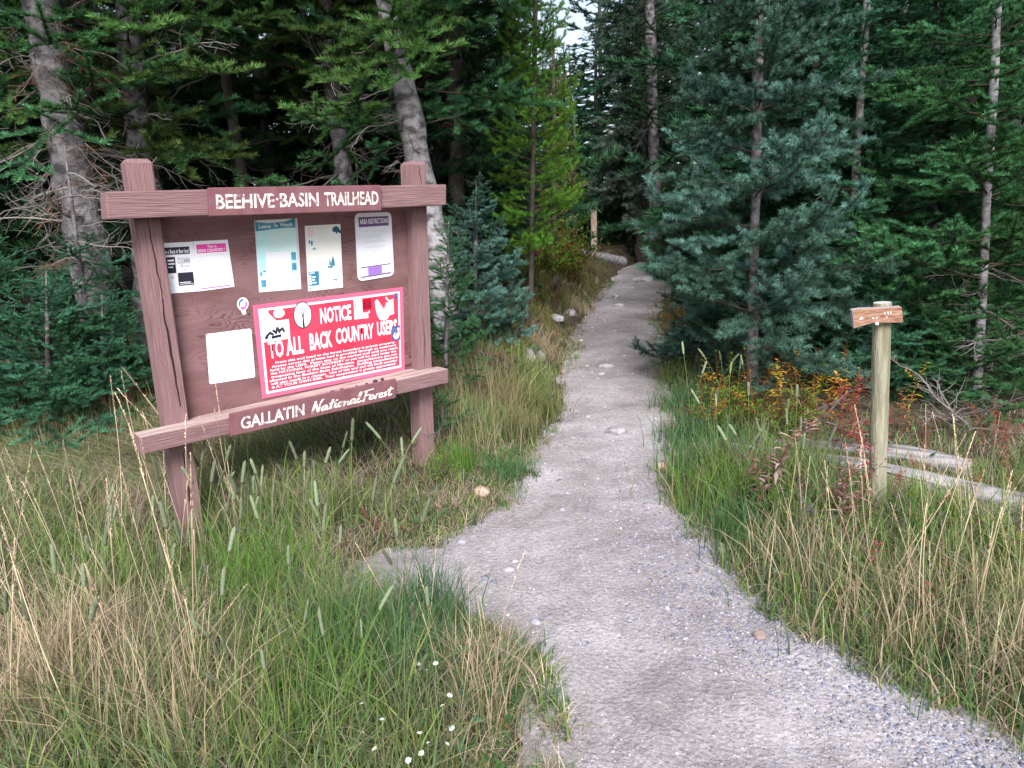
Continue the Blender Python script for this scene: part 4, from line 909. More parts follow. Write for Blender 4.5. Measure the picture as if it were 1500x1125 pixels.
# ------------------------------------------------------------------ gravel on the path (countless)
def gravel():
    base = []
    for s in range(6):
        bm = bmesh.new(); bmesh.ops.create_icosphere(bm, subdivisions=1, radius=1); r = np.random.default_rng(s)
        V = np.array([v.co[:] for v in bm.verts]); T = np.array([[v.index for v in f.verts] for f in bm.faces]); bm.free()
        V = V[:]*(1+.30*r.normal(size=(len(V), 1)))*np.array([1, .75, .5]); base.append((V, T))
    N = 260000
    y = .9+12.5*RNG.random(N)**1.75; x = RNG.uniform(-1, 1, N)*(.78*y+.5)
    s = sdist(x, y)
    c = centre(y); k = np.array([np.interp(y, RC[:, 1], RC[:, 0])])[0]
    right = sstep(-.85, -.18, x-k+.25*(fbm(x*2, y*2, 31)-.5))*sstep(6.5, 3.2, y)      # loose blue grey gravel along the right edge
    patch = sstep(.45, .75, fbm(x*1.6, y*1.6, 33))*sstep(5, 3, y)
    dens = .11+.18*patch+1.0*right
    edge = sstep(.35, 0, np.abs(s+.05))*.25
    keep = (s < .06) & (RNG.random(N) < np.minimum(1, dens+edge))
    x, y, right = x[keep], y[keep], right[keep]; n = len(x)
    sz = (.0028+.0065*RNG.random(n)**2.2)*(.8+.45*right)*np.where(RNG.random(n) < .02, 1.6, 1)
    m2 = 420; yb = 2.2+11*RNG.random(m2)**.8; lx = np.interp(yb, np.maximum.accumulate(LC[:, 1]), LC[:, 0]); rx = np.interp(yb, RC[:, 1], RC[:, 0]); xb = lx+(rx-lx)*np.where(RNG.random(m2) < .6, RNG.random(m2)**2.2*.5, RNG.random(m2))
    ok = sdist(xb, yb) < 0; xb, yb = xb[ok], yb[ok]
    x = np.append(x, xb); y = np.append(y, yb); right = np.append(right, np.zeros(len(xb))); sz = np.append(sz, .010+.026*RNG.random(len(xb))**2.2); n = len(x)
    z = zt(x, y)-.25*np.clip(sz-.012, 0, 1)
    g = Geo(); pal = np.array([(.30, .29, .33), (.22, .23, .28), (.38, .36, .37), (.48, .455, .46), (.17, .175, .21), (.34, .29, .26), (.27, .275, .33), (.55, .53, .53), (.34, .33, .36)])
    pw = np.array([.18, .17, .16, .08, .09, .06, .16, .03, .07])
    for i, (V, T) in enumerate(base):
        q = np.where(np.arange(n) % 6 == i)[0]; m_ = len(q); a = RNG.random(m_)*6.28; tl = RNG.normal(size=m_)*.25
        W = V[None]*sz[q][:, None, None]; ca, sa = np.cos(a)[:, None], np.sin(a)[:, None]; ct, stt = np.cos(tl)[:, None], np.sin(tl)[:, None]
        X1 = W[..., 0]*ct+W[..., 2]*stt; Z1 = -W[..., 0]*stt+W[..., 2]*ct
        W = np.stack([X1*ca-W[..., 1]*sa+x[q][:, None], X1*sa+W[..., 1]*ca+y[q][:, None], Z1+z[q][:, None]-.05*sz[q][:, None]], -1)
        TT = (T[None]+(np.arange(m_)*len(V))[:, None, None]).reshape(-1, 3)
        col = pal[RNG.choice(len(pal), m_, p=pw)]*(.8+.4*RNG.random((m_, 1)))*(1-right[q][:, None]*np.array([[.22, .20, .14]]))
        g.add(W.reshape(-1, 3), TT, 0, np.repeat(col, len(V), 0))
    tag(obj('gravel', g.mesh('gravel', [M['gravel']])), 'loose blue grey gravel scattered over the dirt path', 'gravel', kind='stuff')
gravel()

# ------------------------------------------------------------------ grass
def cull(x, y, marg=.5): return np.abs(x) < .74*y+marg
def blades(name, x, y, h, w, bend, col, col_tip, mat, segs=3, kind_label='', az=None, base_fade=.75, stiff=2.0):
    n = len(x); z = np.where(sdist(x, y) < -.04, zt(x, y), hg(x, y))-.01
    az = RNG.random(n)*6.283 if az is None else az
    d = np.stack([np.cos(az), np.sin(az)], 1); f = RNG.random(n)*3.1416
    sdir = np.stack([np.cos(f), np.sin(f), np.zeros(n)], 1)
    V = []; C = []
    curl = RNG.random(n)
    for k in range(segs+1):
        t = k/segs
        off = h*bend*(t**stiff); zz = h*t*(1-.45*np.minimum(bend, 1.4)*t)
        P = np.stack([x+d[:, 0]*off, y+d[:, 1]*off, z+zz], 1)
        ww = (w*(1-t**1.6)*.5)[:, None]
        cc = (col*(1-t)+col_tip*t)
        if k < segs: V += [P-sdir*ww, P+sdir*ww]; C += [cc, cc]
        else: V.append(P); C.append(cc)
    V = np.stack(V, 1); C = np.stack(C, 1); nv = V.shape[1]; T = []
    for k in range(segs-1): a = 2*k; T += [(a, a+1, a+3), (a, a+3, a+2)]
    a = 2*(segs-1); T.append((a, a+1, a+2))
    T = (np.array(T)[None]+(np.arange(n)*nv)[:, None, None]).reshape(-1, 3)
    me = new_mesh(name, V.reshape(-1, 3), T, [M[mat]], None, C.reshape(-1, 3))
    return obj(name, me)
GREENS = np.array([(.085, .185, .028), (.115, .225, .035), (.06, .135, .035), (.15, .24, .045), (.11, .19, .08), (.18, .22, .05), (.045, .10, .035), (.14, .19, .11)])
STRAWS = np.array([(.50, .40, .27), (.42, .33, .22), (.56, .47, .33), (.36, .26, .18), (.46, .38, .29), (.40, .30, .25), (.30, .25, .20)])
def scatter(N, y0, y1, p=1.6):
    y = y0+(y1-y0)*RNG.random(N)**p; x = RNG.uniform(-1, 1, N)*(.74*y+.55); return x, y
def region(x, y):
    s = sdist(x, y)+.10*(fbm(x*3, y*3, 5)-.5); c = centre(y); left = x < c
    return s, left
# green and mixed grass
def grass_zone(name, N, y0, y1, dryb, hmul, lab, near=True):
    x, y = scatter(N, y0, y1, 1.5)
    s, left = region(x, y)
    pch = fbm(x*.9+3, y*.9, 41); p2 = fbm(x*2.6, y*2.6, 42)
    under = np.where(left, np.maximum(sstep(7.4, 5.6, y), sstep(1.9, .5, s)), sstep(5.6, 4.3, y))   # fades out under the conifers
    edge_h = sstep(-.02, .35, s)
    keep = (s > -.05+.06*(RNG.random(len(x))-.8)) & (RNG.random(len(x)) < (.25+.75*sstep(.25, .5, pch))*np.clip(under+.5*sstep(.9, .0, s), .02, 1))
    x, y, s, left, pch, p2, edge_h = [q[keep] for q in (x, y, s, left, pch, p2, edge_h)]
    n = len(x)
    lowfront = np.where(left, .55+.45*sstep(1.2, 2.2, y), 1)
    h = (.07+.32*RNG.random(n)**1.4)*(.35+.65*edge_h)*hmul*(.7+.6*p2)*lowfront
    pl_ = np.minimum(np.hypot(x+1.60, (y-3.25)*.8), np.hypot(x+.50, (y-4.15)*.8))     # trodden round the two posts
    h = h*(.45+.55*sstep(.15, .65, pl_))
    h = h*np.where((~left) & (y > 3.3), 1-.6*sstep(.55, .95, s), 1)                   # low growth before the logs
    dry = dryb+.55*(sstep(.48, .66, fbm(x*1.3+7, y*1.3, 43)))
    # swirl of dry fine grass left of the board, straw on the right bank
    dry += .30*sstep(.9, .2, np.hypot((x+2.4)/1.1, (y-4.2)/.9)) + .05*np.where((~left) & (y < 3.6), 1, 0)
    dry -= .30*np.where((~left) & (y > 3.3) & (s < .7) & (y < 5), 1, 0)
    isd = RNG.random(n) < np.clip(dry, .06, .9)
    col = (GREENS[RNG.integers(0, len(GREENS), n)]*.78+np.array([.052, .050, .030]))*(.7+.7*RNG.random((n, 1)))
    cs = STRAWS[RNG.integers(0, len(STRAWS), n)]*(.65+.5*RNG.random((n, 1)))
    col = np.where(isd[:, None], cs, col)
    tip = col*(1.05+.25*RNG.random((n, 1))); yel = (RNG.random(n) < .2) & ~isd; tip[yel] = tip[yel]*.5+np.array([.30, .25, .09])*.5
    w = np.where(isd, .0022+.0022*RNG.random(n), .0035+.0085*RNG.random(n)**2)*(1 if near else 1.5)
    bend = np.where(isd, .35+.9*RNG.random(n), .1+.75*RNG.random(n)**1.3)
    az = RNG.random(n)*6.283
    for i_ in (True, False):
        q = isd == i_
        o = blades('dry_grass' if i_ else 'green_grass', x[q], y[q], h[q], w[q], bend[q], col[q], tip[q], 'grass', 3, az=az[q])
        tag(o, (lab+' in dry straw blades') if i_ else (lab+' in green blades'), 'grass', kind='stuff')
grass_zone('near', 95000, 1.0, 4.2, .24, 1.32, 'tall meadow grass close by')
grass_zone('mid', 90000, 3.8, 8.5, .32, .95, 'rough grass round the board and banks')
grass_zone('far', 26000, 8.0, 15, .35, .8, 'thin grass along the upper trail', False)
# fine matted dry grass lying in swirls left of the board
n = 9000
x = -2.45+.95*RNG.normal(size=n)*.75; y = 4.45+.55*RNG.normal(size=n)*.8; k = (sdist(x, y) > .2) & (x < -.9-.2*(y-4)); x, y = x[k], y[k]; n = len(x)
az = .6+1.6*vn(x*1.1, y*1.1, 51)*3+RNG.normal(size=n)*.35
cs = STRAWS[RNG.integers(0, len(STRAWS), n)]*(.55+.5*RNG.random((n, 1)))*np.array([[.85, .85, .85]]); gsel = RNG.random(n) < .4; cs[gsel] = GREENS[RNG.integers(0, len(GREENS), gsel.sum())]*1.1
tag(blades('matted_grass', x, y, .26+.22*RNG.random(n), np.full(n, .0065), .6+.6*RNG.random(n), cs*(.35+.6*RNG.random((n, 1))), cs*1.35, 'grass', 4, az=az), 'matted dry grass lying over in swirls', 'grass', kind='stuff')
# arching tufts overhanging the bank
def tufts(spec, lab):
    xs, ys, hs, azs = [], [], [], []; cols = []
    for (u, v, r, nb, h, colr) in spec:
        p = gp(u, v); k = nb; xs.append(p[0]+RNG.normal(size=k)*r); ys.append(p[1]+RNG.normal(size=k)*r); hs.append(h*(.6+.6*RNG.random(k))); cols.append(np.array(colr)[None]*(.7+.6*RNG.random((k, 1))))
    x, y, h, c = np.concatenate(xs), np.concatenate(ys), np.concatenate(hs), np.concatenate(cols); n = len(x)
    tag(blades('grass_tuft', x, y, h, .0032+.0055*RNG.random(n)**2, .08+.75*RNG.random(n)**1.4, c, c*1.35, 'grass', 4), lab, 'grass', kind='stuff')
G1, G2, G3, S1 = (.10, .20, .035), (.075, .155, .06), (.15, .22, .065), (.40, .32, .21)
tufts([(770, 560, .10, 300, .40, G3), (770, 555, .14, 200, .36, (.26, .22, .12)), (735, 590, .12, 260, .40, (.20, .19, .08)), (735, 585, .16, 200, .38, (.30, .25, .15)), (790, 610, .08, 300, .34, (.14, .17, .05)), (760, 640, .10, 260, .3, (.18, .18, .08)), (700, 640, .12, 320, .36, G3), (800, 520, .08, 200, .3, S1), (680, 690, .10, 260, .26, G1), (740, 700, .08, 260, .2, G2), (860, 420, .15, 260, .25, (.18, .16, .06)), (820, 440, .15, 240, .3, (.16, .16, .05)), (850, 455, .1, 200, .2, S1)], 'arching grass tufts on the left trail bank')
tufts([(20, 640, .28, 420, .42, S1), (90, 640, .28, 420, .42, G3), (150, 665, .25, 420, .38, S1), (40, 690, .25, 360, .36, (.30, .25, .15)), (120, 705, .25, 360, .36, (.13, .15, .06)), (200, 655, .2, 300, .34, G3), (60, 615, .3, 420, .45, (.12, .15, .05)), (150, 620, .3, 420, .42, (.20, .18, .09)), (-20, 660, .3, 420, .42, G3)], 'long tangled grass left of the board below the saplings')
tufts([(740, 490, .12, 260, .32, (.2, .19, .09)), (790, 470, .12, 260, .3, (.17, .17, .06)), (720, 520, .12, 260, .32, (.15, .18, .06)), (760, 450, .15, 260, .34, (.2, .15, .08)), (810, 420, .2, 300, .34, (.15, .17, .05)), (780, 400, .25, 300, .34, (.12, .15, .05)), (850, 400, .2, 260, .3, (.17, .15, .06)), (880, 400, .12, 160, .2, (.2, .17, .08)), (700, 600, .2, 400, .4, (.24, .21, .12)), (680, 650, .15, 300, .34, (.3, .25, .15))], 'rough mixed grass on the rising left bank')
tufts([(1030, 690, .14, 260, .40, G2), (1060, 740, .14, 280, .40, G1), (1045, 715, .16, 160, .34, (.22, .19, .10)), (1100, 740, .2, 200, .34, (.16, .18, .08)), (1010, 650, .1, 320, .34, G2), (1090, 790, .12, 240, .34, G2), (1000, 600, .1, 240, .3, G2), (990, 560, .1, 200, .3, (.12, .15, .05)), (1000, 500, .1, 160, .28, (.2, .15, .06)), (985, 470, .1, 160, .25, (.2, .16, .05)), (1360, 800, .1, 260, .4, G1), (1330, 830, .08, 140, .35, G1)], 'green grass tufts along the right trail edge')
tufts([(1180, 860, .10, 120, .40, S1), (1260, 900, .12, 140, .34, S1), (1320, 935, .12, 140, .34, S1), (1410, 970, .14, 150, .34, S1), (1490, 1010, .10, 140, .34, S1), (1560, 1060, .08, 150, .34, S1), (1130, 830, .08, 80, .3, S1), (1350, 920, .15, 120, .34, S1), (1470, 930, .14, 120, .42, (.36, .33, .16)), (1220, 880, .15, 160, .3, G1), (1330, 950, .15, 160, .26, G3), (1430, 980, .15, 200, .32, G2), (1180, 830, .12, 160, .3, G2), (1280, 900, .2, 160, .3, (.10, .15, .09))], 'dry straw tufts on the right bank')
tufts([(120, 1010, .12, 300, .55, S1), (40, 1080, .12, 260, .5, S1), (230, 1080, .12, 260, .5, S1), (696, 1010, .07, 160, .34, S1), (712, 1060, .06, 120, .3, S1), (700, 1035, .08, 160, .3, G2), (330, 1120, .10, 200, .45, S1), (600, 1000, .12, 420, .40, G2), (520, 980, .10, 320, .42, G2), (620, 915, .05, 150, .38, (.06, .12, .05)), (655, 935, .05, 120, .36, (.06, .12, .05)), (450, 1090, .14, 420, .42, G1), (180, 900, .12, 300, .5, G3), (380, 900, .14, 420, .5, G1)], 'foreground grass clumps beside the path')
# ragged low fringe creeping over both trail edges
def fringe():
    xs, ys, hs, cs = [], [], [], []
    N = 7500; x, y = scatter(N*7, 1.2, 13, 1.4); s = sdist(x, y)+.14*(fbm(x*3, y*3, 5)-.5); k = (np.abs(s-.02) < .15) & (fbm(x*4, y*4, 61) > .42); x, y = x[k][:N], y[k][:N]
    for i in range(len(x)):
        nb = RNG.integers(5, 14); r_ = .012+.02*RNG.random(); xs.append(x[i]+RNG.normal(size=nb)*r_); ys.append(y[i]+RNG.normal(size=nb)*r_); hs.append((.04+.10*RNG.random())*(.6+.6*RNG.random(nb)))
        base = GREENS[RNG.integers(0, len(GREENS))] if RNG.random() < .68 else STRAWS[RNG.integers(0, len(STRAWS))]
        cs.append(base[None]*(.7+.6*RNG.random((nb, 1))))
    x, y, h, c = np.concatenate(xs), np.concatenate(ys), np.concatenate(hs), np.concatenate(cs); n = len(x)
    tag(blades('edge_grass', x, y, h, .003+.003*RNG.random(n), .3+.9*RNG.random(n), c, c*1.25, 'grass', 3), 'short ragged grass creeping over the trail edges', 'grass', kind='stuff')
fringe()
# low leafy ground cover
def ground_cover():
    g = Geo(); N = 15000
    x, y = scatter(N, 1.1, 8, 1.3); s, left = region(x, y)
    k = (s > .0) & (RNG.random(N) < np.where(s < .3, .7, .35)); x, y = x[k], y[k]; n = len(x); z = hg(x, y)
    L = .018+.035*RNG.random(n)**1.5; a = RNG.random(n)*6.283; tilt = .1+.8*RNG.random(n); hh_ = .02+.13*RNG.random(n)**2
    d = np.stack([np.cos(a)*np.cos(tilt), np.sin(a)*np.cos(tilt), np.sin(tilt)], 1); p = np.stack([-np.sin(a), np.cos(a), np.zeros(n)], 1)
    B = np.stack([x, y, z+hh_], 1); up_ = np.array([0, 0, 1.])
    V = np.stack([B, B+d*(L*.5)[:, None]+p*(L*.3)[:, None]+up_*(L*.08)[:, None], B+d*L[:, None], B+d*(L*.5)[:, None]-p*(L*.3)[:, None]+up_*(L*.08)[:, None]], 1)
    pal = np.array([(.05, .12, .04), (.07, .15, .04), (.04, .10, .06), (.10, .16, .05), (.22, .13, .05), (.16, .05, .04), (.06, .13, .08), (.05, .11, .05)])
    col = pal[RNG.choice(8, n, p=[.2, .2, .14, .12, .07, .05, .1, .12])]*(.7+.6*RNG.random((n, 1)))
    T = (np.array([(0, 1, 2), (0, 2, 3)])[None]+(np.arange(n)*4)[:, None, None]).reshape(-1, 3)
    g.add(V.reshape(-1, 3), T, 0, np.repeat(col, 4, 0))
    tag(obj('ground_cover', g.mesh('ground_cover', [M['leaf']])), 'low leafy weeds covering the ground among the grass', 'weeds', kind='stuff')
ground_cover()
# needles, twigs and bits lying on soil
def litter():
    N = 14000; x, y = scatter(N, 2.5, 15, 1.2); s, left = region(x, y); k = s > .05; x, y = x[k], y[k]; n = len(x); z = hg(x, y)+.006
    L = .03+.14*RNG.random(n)**3; a = RNG.random(n)*6.283; d = np.stack([np.cos(a), np.sin(a), RNG.normal(size=n)*.15], 1); p = np.stack([-np.sin(a), np.cos(a), np.zeros(n)], 1)
    B = np.stack([x, y, z], 1); w_ = (.0015+.002*RNG.random(n))[:, None]
    V = np.stack([B-p*w_, B+p*w_, B+d*L[:, None]+p*w_*.5, B+d*L[:, None]-p*w_*.5], 1); pal = np.array([(.16, .10, .07), (.24, .20, .17), (.10, .06, .04), (.30, .16, .08)])
    col = pal[RNG.integers(0, 4, n)]*(.7+.6*RNG.random((n, 1))); T = (np.array([(0, 1, 2), (0, 2, 3)])[None]+(np.arange(n)*4)[:, None, None]).reshape(-1, 3)
    tag(obj('twig_litter', new_mesh('twig_litter', V.reshape(-1, 3), T, [M['litter']], None, np.repeat(col, 4, 0))), 'fallen twigs and needles littering the forest floor', 'litter', kind='stuff')
litter()

# ------------------------------------------------------------------ single stalks and plants
def stalk_meshes(kind, n):
    out = []
    for i in range(n):
        r = np.random.default_rng(500+i+len(kind)*31); H = 1.0; lean = r.normal(size=2)*.10; k = 9
        path = [np.array([lean[0]*t*t, lean[1]*t*t, t]) for t in np.linspace(0, 1, k)]
        V, T = tube(path, np.linspace(.0036, .0026, k), 4); st_ = new_mesh('stem', V, T, [M['stemg' if kind == 'timothy' else 'straw']], None, np.ones((len(V), 3)))
        d = path[-1]-path[-2]; d /= np.linalg.norm(d)
        if kind == 'timothy':
            L = .17+.08*r.random(); q = np.linspace(0, 1, 12); hp = [path[-1]+d*L*t+np.array([lean[0]*.1*t*t, 0, 0]) for t in q]; rr = .0155*np.clip(np.minimum(q*7, (1-q)*6)+.25, 0, 1)*(1+.08*r.normal(size=12))
            V, T = tube(hp, rr, 8); V = V+r.normal(size=V.shape)*.0010; hd = new_mesh('seed_head', V, T, [M['seed']], None, np.ones((len(V), 3))*np.array([[1, 1, 1]]), smooth=False)
        else:
            g = Geo(); L = .22+.12*r.random()
            for j in range(34):
                t = (j/34); p = path[-1]+d*(L*t-.05); a = r.random()*6.28; o_ = np.array([math.cos(a)*.35, math.sin(a)*.35, 1]); o_ /= np.linalg.norm(o_); s_ = np.cross(o_, [math.sin(a*3), math.cos(a*2), .1]); s_ /= np.linalg.norm(s_); ll = .024*(1.1-.5*t)
                g.add([p, p+o_*ll*.5+s_*.0035, p+o_*ll, p+o_*ll*.5-s_*.0035], [(0, 1, 2), (0, 2, 3)], 0, np.array([1, 1, 1])*(.8+.4*r.random()))
            g.add(*tube([path[-1], path[-1]+d*(L-.05)], .0018, 3)); hd = g.mesh('seed_head', [M['straw']])
        out.append((st_, hd))
    return out
TIM = stalk_meshes('timothy', 7); STR = stalk_meshes('straw', 7)
def stalks(spec, pool, name, label, group, hr):
    for (x, y, h) in spec:
        p = (x, y, gz(x, y)-.02); root = thing(name, label, 'grass stalk', p, random.uniform(0, 6.28), group)
        a, b = random.choice(pool); s = (1.0 if pool is TIM else .8)
        f = random.uniform(.8, 1.15)
        for nm, me in (('stem', a), ('seed_head', b)):
            o = obj(nm, me, root); o.scale = (h*f, h*f, h)
        root.rotation_euler = (random.gauss(0, .16), random.gauss(0, .16), random.uniform(0, 6.28))
def in_zone(n, us, vs_, hr, sd):
    r = random.Random(sd); out = []
    while len(out) < n:
        u = r.uniform(*us); v = r.uniform(*vs_); p = gp(u, v)
        if sdist([p[0]], [p[1]])[0] < .04: continue
        out.append((p[0], p[1], r.uniform(*hr)))
    return out
stalks(in_zone(46, (290, 640), (760, 960), (.38, .58), 1), TIM, 'timothy_stalk', 'pale green timothy stalk with a furry seed head below the board', 'timothy stalks below the board', None)
stalks(in_zone(26, (0, 330), (800, 1090), (.36, .56), 2), TIM, 'timothy_stalk', 'timothy stalk with a furry seed head in the meadow left of the board', 'timothy stalks left of the board', None)
stalks(in_zone(14, (330, 700), (960, 1120), (.28, .42), 3), TIM, 'timothy_stalk', 'short timothy stalk in the grass clump nearest the path', 'timothy stalks in the front clump', None)
stalks(in_zone(16, (1020, 1180), (680, 800), (.4, .52), 4), TIM, 'timothy_stalk', 'timothy stalk standing in the green grass at the right trail edge', 'timothy stalks at the right trail edge', None)
stalks(in_zone(8, (1000, 1100), (600, 650), (.4, .5), 14), TIM, 'timothy_stalk', 'timothy stalk among the red leaves at the foot of the spruce', 'timothy stalks under the spruce', None)
stalks(in_zone(46, (0, 300), (820, 1110), (.45, .78), 5), STR, 'straw_stalk', 'tall dry straw stalk leaning in the left foreground meadow', 'straw stalks in the left meadow', None)
stalks(in_zone(12, (150, 420), (740, 830), (.5, .85), 6), STR, 'straw_stalk', 'tall dry straw stalk in front of the left post', 'straw stalks by the left post', None)
stalks(in_zone(48, (1150, 1500), (800, 1060), (.38, .62), 7), STR, 'straw_stalk', 'dry straw stalk on the bank below the signpost', 'straw stalks on the right bank', None)
stalks(in_zone(6, (1300, 1500), (740, 800), (.4, .6), 8), STR, 'straw_stalk', 'dry straw stalk in front of the silver log', 'straw stalks by the log', None)
stalks(in_zone(9, (560, 780), (940, 1080), (.35, .5), 9), STR, 'straw_stalk', 'dry straw stalk at the left edge of the path', 'straw stalks at the left path edge', None)

# fireweed and other coloured plants: stem + lance shaped leaves
PALS = {'red': [(.34, .035, .04), (.42, .06, .06), (.25, .03, .05), (.45, .12, .06)], 'crimson': [(.36, .03, .07), (.44, .06, .10), (.26, .02, .06)], 'orange': [(.50, .20, .03), (.42, .13, .04), (.52, .28, .04), (.35, .20, .04)],
        'yellow': [(.55, .38, .02), (.50, .30, .03), (.45, .36, .05), (.30, .28, .03)], 'green': [(.06, .17, .025), (.09, .2, .03), (.12, .2, .03), (.2, .2, .03)], 'rust': [(.30, .11, .05), (.24, .10, .06), (.36, .18, .08)], 'pinkish': [(.30, .17, .16), (.24, .11, .11), (.36, .25, .22), (.16, .15, .08)], 'dull': [(.10, .14, .10), (.12, .12, .12), (.14, .10, .12)]}
def leafy(pal, seed, nl=26, ll=.07, lw=.016, droop=.3, zone=(.15, 1.0), branchy=0):
    r = np.random.default_rng(seed); lean = r.normal(size=2)*.12; k = 8
    path = [np.array([lean[0]*t*t, lean[1]*t*t, t]) for t in np.linspace(0, 1, k)]
    V, T = tube(path, np.linspace(.008, .003, k), 4); g0 = Geo(); g0.add(V, T)
    g = Geo(); pc = PALS[pal]
    axes = [(np.array(path), 1.0)]
    for b in range(branchy):
        t = .35+.5*r.random(); a = r.random()*6.28; p = np.array([lean[0]*t*t, lean[1]*t*t, t]); e = p+np.array([math.cos(a)*.22, math.sin(a)*.22, .16+.15*r.random()]); ax = np.linspace(p, e, 5); axes.append((ax, .7)); V, T = tube(ax, .003, 3); g0.add(V, T)
    for ax, sc_ in axes:
        nn = nl if sc_ == 1.0 else nl//2
        for j in range(nn):
            t = zone[0]+(zone[1]-zone[0])*(j+r.random())/nn if sc_ == 1 else .3+.7*(j+r.random())/nn
            f = t*(len(ax)-1); i = min(int(f), len(ax)-2); p = ax[i]+(ax[i+1]-ax[i])*(f-i); a = j*2.4+r.normal()*.3; el = .5-droop*(1.2-t)+r.normal()*.2
            d = np.array([math.cos(a)*math.cos(el), math.sin(a)*math.cos(el), math.sin(el)]); s_ = np.array([-math.sin(a), math.cos(a), 0]); L = ll*sc_*(.6+.7*r.random())*(1.15-.5*t); w_ = lw*sc_*(.7+.6*r.random())
            dn = np.array([0, 0, -1.])
            pts = [p, p+d*L*.35+s_*w_*.5, p+d*L*.35+dn*w_*.15, p+d*L*.35-s_*w_*.5, p+d*L*.75+s_*w_*.3+dn*L*.08, p+d*L*.72+dn*L*.12, p+d*L*.75-s_*w_*.3+dn*L*.08, p+d*L+dn*L*.25]
            g.add(pts, [(0, 2, 1), (0, 3, 2), (1, 2, 5), (1, 5, 4), (2, 3, 6), (2, 6, 5), (4, 5, 7), (5, 6, 7)], 0, np.array(pc[int(r.integers(0, len(pc)))])*(.75+.5*r.random()))
    return g0.mesh('stem', [M['stemr']]), g.mesh('leaves', [M['leaf']])
LEAF = {p: [leafy(p, 900+i*3+hash_, nl=28, ll=.16, lw=.035, branchy=(i % 3)) for i in range(3)] for hash_, p in enumerate(PALS)}
def plant(name, label, cat, u, v, h, pal, group, k=None, on=None):
    p = gp(u, v); root = thing(name, label, cat, (p[0], p[1], p[2]-.02), random.uniform(0, 6.28), group)
    a, b = random.choice(LEAF[pal]) if k is None else LEAF[pal][k]
    for nm, me in (('stem', a), ('leaves', b)): o = obj(nm, me, root); o.scale = (h, h, h)
    if root: root.rotation_euler = (random.gauss(0, .12), random.gauss(0, .12), random.uniform(0, 6.28))
ORD = ['first', 'second', 'third', 'fourth', 'fifth', 'sixth', 'seventh', 'eighth']; NUM = ['none', 'one', 'two', 'three', 'four', 'five', 'six', 'seven', 'eight']
def plants(lst, name, label, cat, pal, group, h, jit=0.15):
    order = sorted(range(len(lst)), key=lambda i: lst[i][0]); n = len(lst)
    for i, (u, v) in enumerate(lst):
        k = order.index(i); pos = 'leftmost' if k == 0 else 'rightmost' if k == n-1 else ORD[k]+' from left'
        plant(name, label+(', '+pos+' of '+NUM[n] if n > 1 else ''), cat, u, v, h*random.uniform(1-jit*1.5, 1+jit*1.5), pal, group)
plants([(1000, 628), (1028, 622), (1012, 640), (990, 640)], 'red_plant', 'scarlet plant at right trail edge below spruce', 'plant', 'red', 'scarlet plants at the trail edge', .24)
plants([(1062, 628), (1088, 635), (1045, 612), (1075, 602)], 'yellow_plant', 'yellow fireweed before the spruce trunk', 'plant', 'yellow', 'yellow fireweed by the spruce trunk', .34)
plants([(1060, 590), (1078, 596), (1048, 585), (1165, 640), (1190, 640), (1150, 632), (1205, 650)], 'green_fireweed', 'bright green fireweed under blue spruce', 'plant', 'green', 'green fireweed under the spruce', .42)
plants([(1130, 628), (1148, 640), (1160, 618), (1210, 622), (1225, 640), (1180, 612), (1105, 640)], 'orange_plant', 'orange fireweed between spruce and signpost', 'plant', 'orange', 'orange fireweed before the signpost', .42)
plants([(1195, 600), (1240, 605), (1330, 600), (1212, 590)], 'yellow_plant', 'golden leaved stem behind the logs', 'plant', 'yellow', 'golden stems behind the logs', .40)
plants([(1232, 670), (1250, 660), (1262, 680)], 'red_plant', 'bushy red fireweed left of signpost', 'plant', 'red', 'red fireweed left of the signpost', .44)
plants([(1274, 735), (1278, 742)], 'crimson_fireweed', 'crimson fireweed spire touching the signpost', 'plant', 'crimson', 'crimson spires touching the signpost', .46)
plants([(1310, 745), (1304, 738)], 'red_plant', 'low orange red plant right of the signpost foot', 'plant', 'red', 'low red plants right of the signpost', .22)
plants([(1360, 720), (1395, 730), (1425, 735), (1480, 745), (1340, 705)], 'maroon_plant', 'maroon stem in front of silver log', 'plant', 'rust', 'maroon stems before the log', .26)
plants([(1470, 690), (1445, 660), (1330, 640), (1460, 640)], 'rust_plant', 'rusty plant behind right log end', 'plant', 'rust', 'rusty plants behind the log', .36)
plants([(1118, 760), (1128, 768), (1110, 752)], 'pink_fireweed', 'pinkish fireweed spike left of log', 'plant', 'pinkish', 'pinkish fireweed spikes', .52)
plants([(1210, 800), (1235, 790), (1222, 812), (1250, 806)], 'faded_fireweed', 'faded pink fireweed before the signpost', 'plant', 'pinkish', 'faded fireweed before the signpost', .42)
plants([(1170, 800), (1200, 820), (1235, 830), (1190, 780), (1330, 850), (1420, 880), (1380, 840)], 'grey_weed', 'dull grey weed on right bank', 'weed', 'dull', 'dull weeds on the right bank', .30)
plants([(1390, 900), (1310, 890), (1440, 930), (1350, 950), (1270, 860)], 'red_weed', 'dark red weed in right straw', 'weed', 'crimson', 'dark red weeds in the right straw', .24)
plants([(985, 540), (975, 510), (985, 480), (1000, 455), (992, 470), (1010, 440), (1020, 425)], 'rust_plant', 'rust orange plant on upper right trail edge', 'plant', 'rust', 'rust plants along the upper trail', .30)
plants([(148, 608), (170, 612), (196, 618), (214, 606), (182, 600)], 'red_plant', 'red plant left of the left post', 'plant', 'crimson', 'red plants left of the board', .34)
plants([(205, 600), (190, 596), (222, 590)], 'green_fireweed', 'green stem against the left post', 'plant', 'green', 'green stems by the left post', .40)
plants([(12, 610), (24, 606)], 'rust_plant', 'rust red plant below far left sapling', 'plant', 'rust', 'rust plants at the far left', .26)
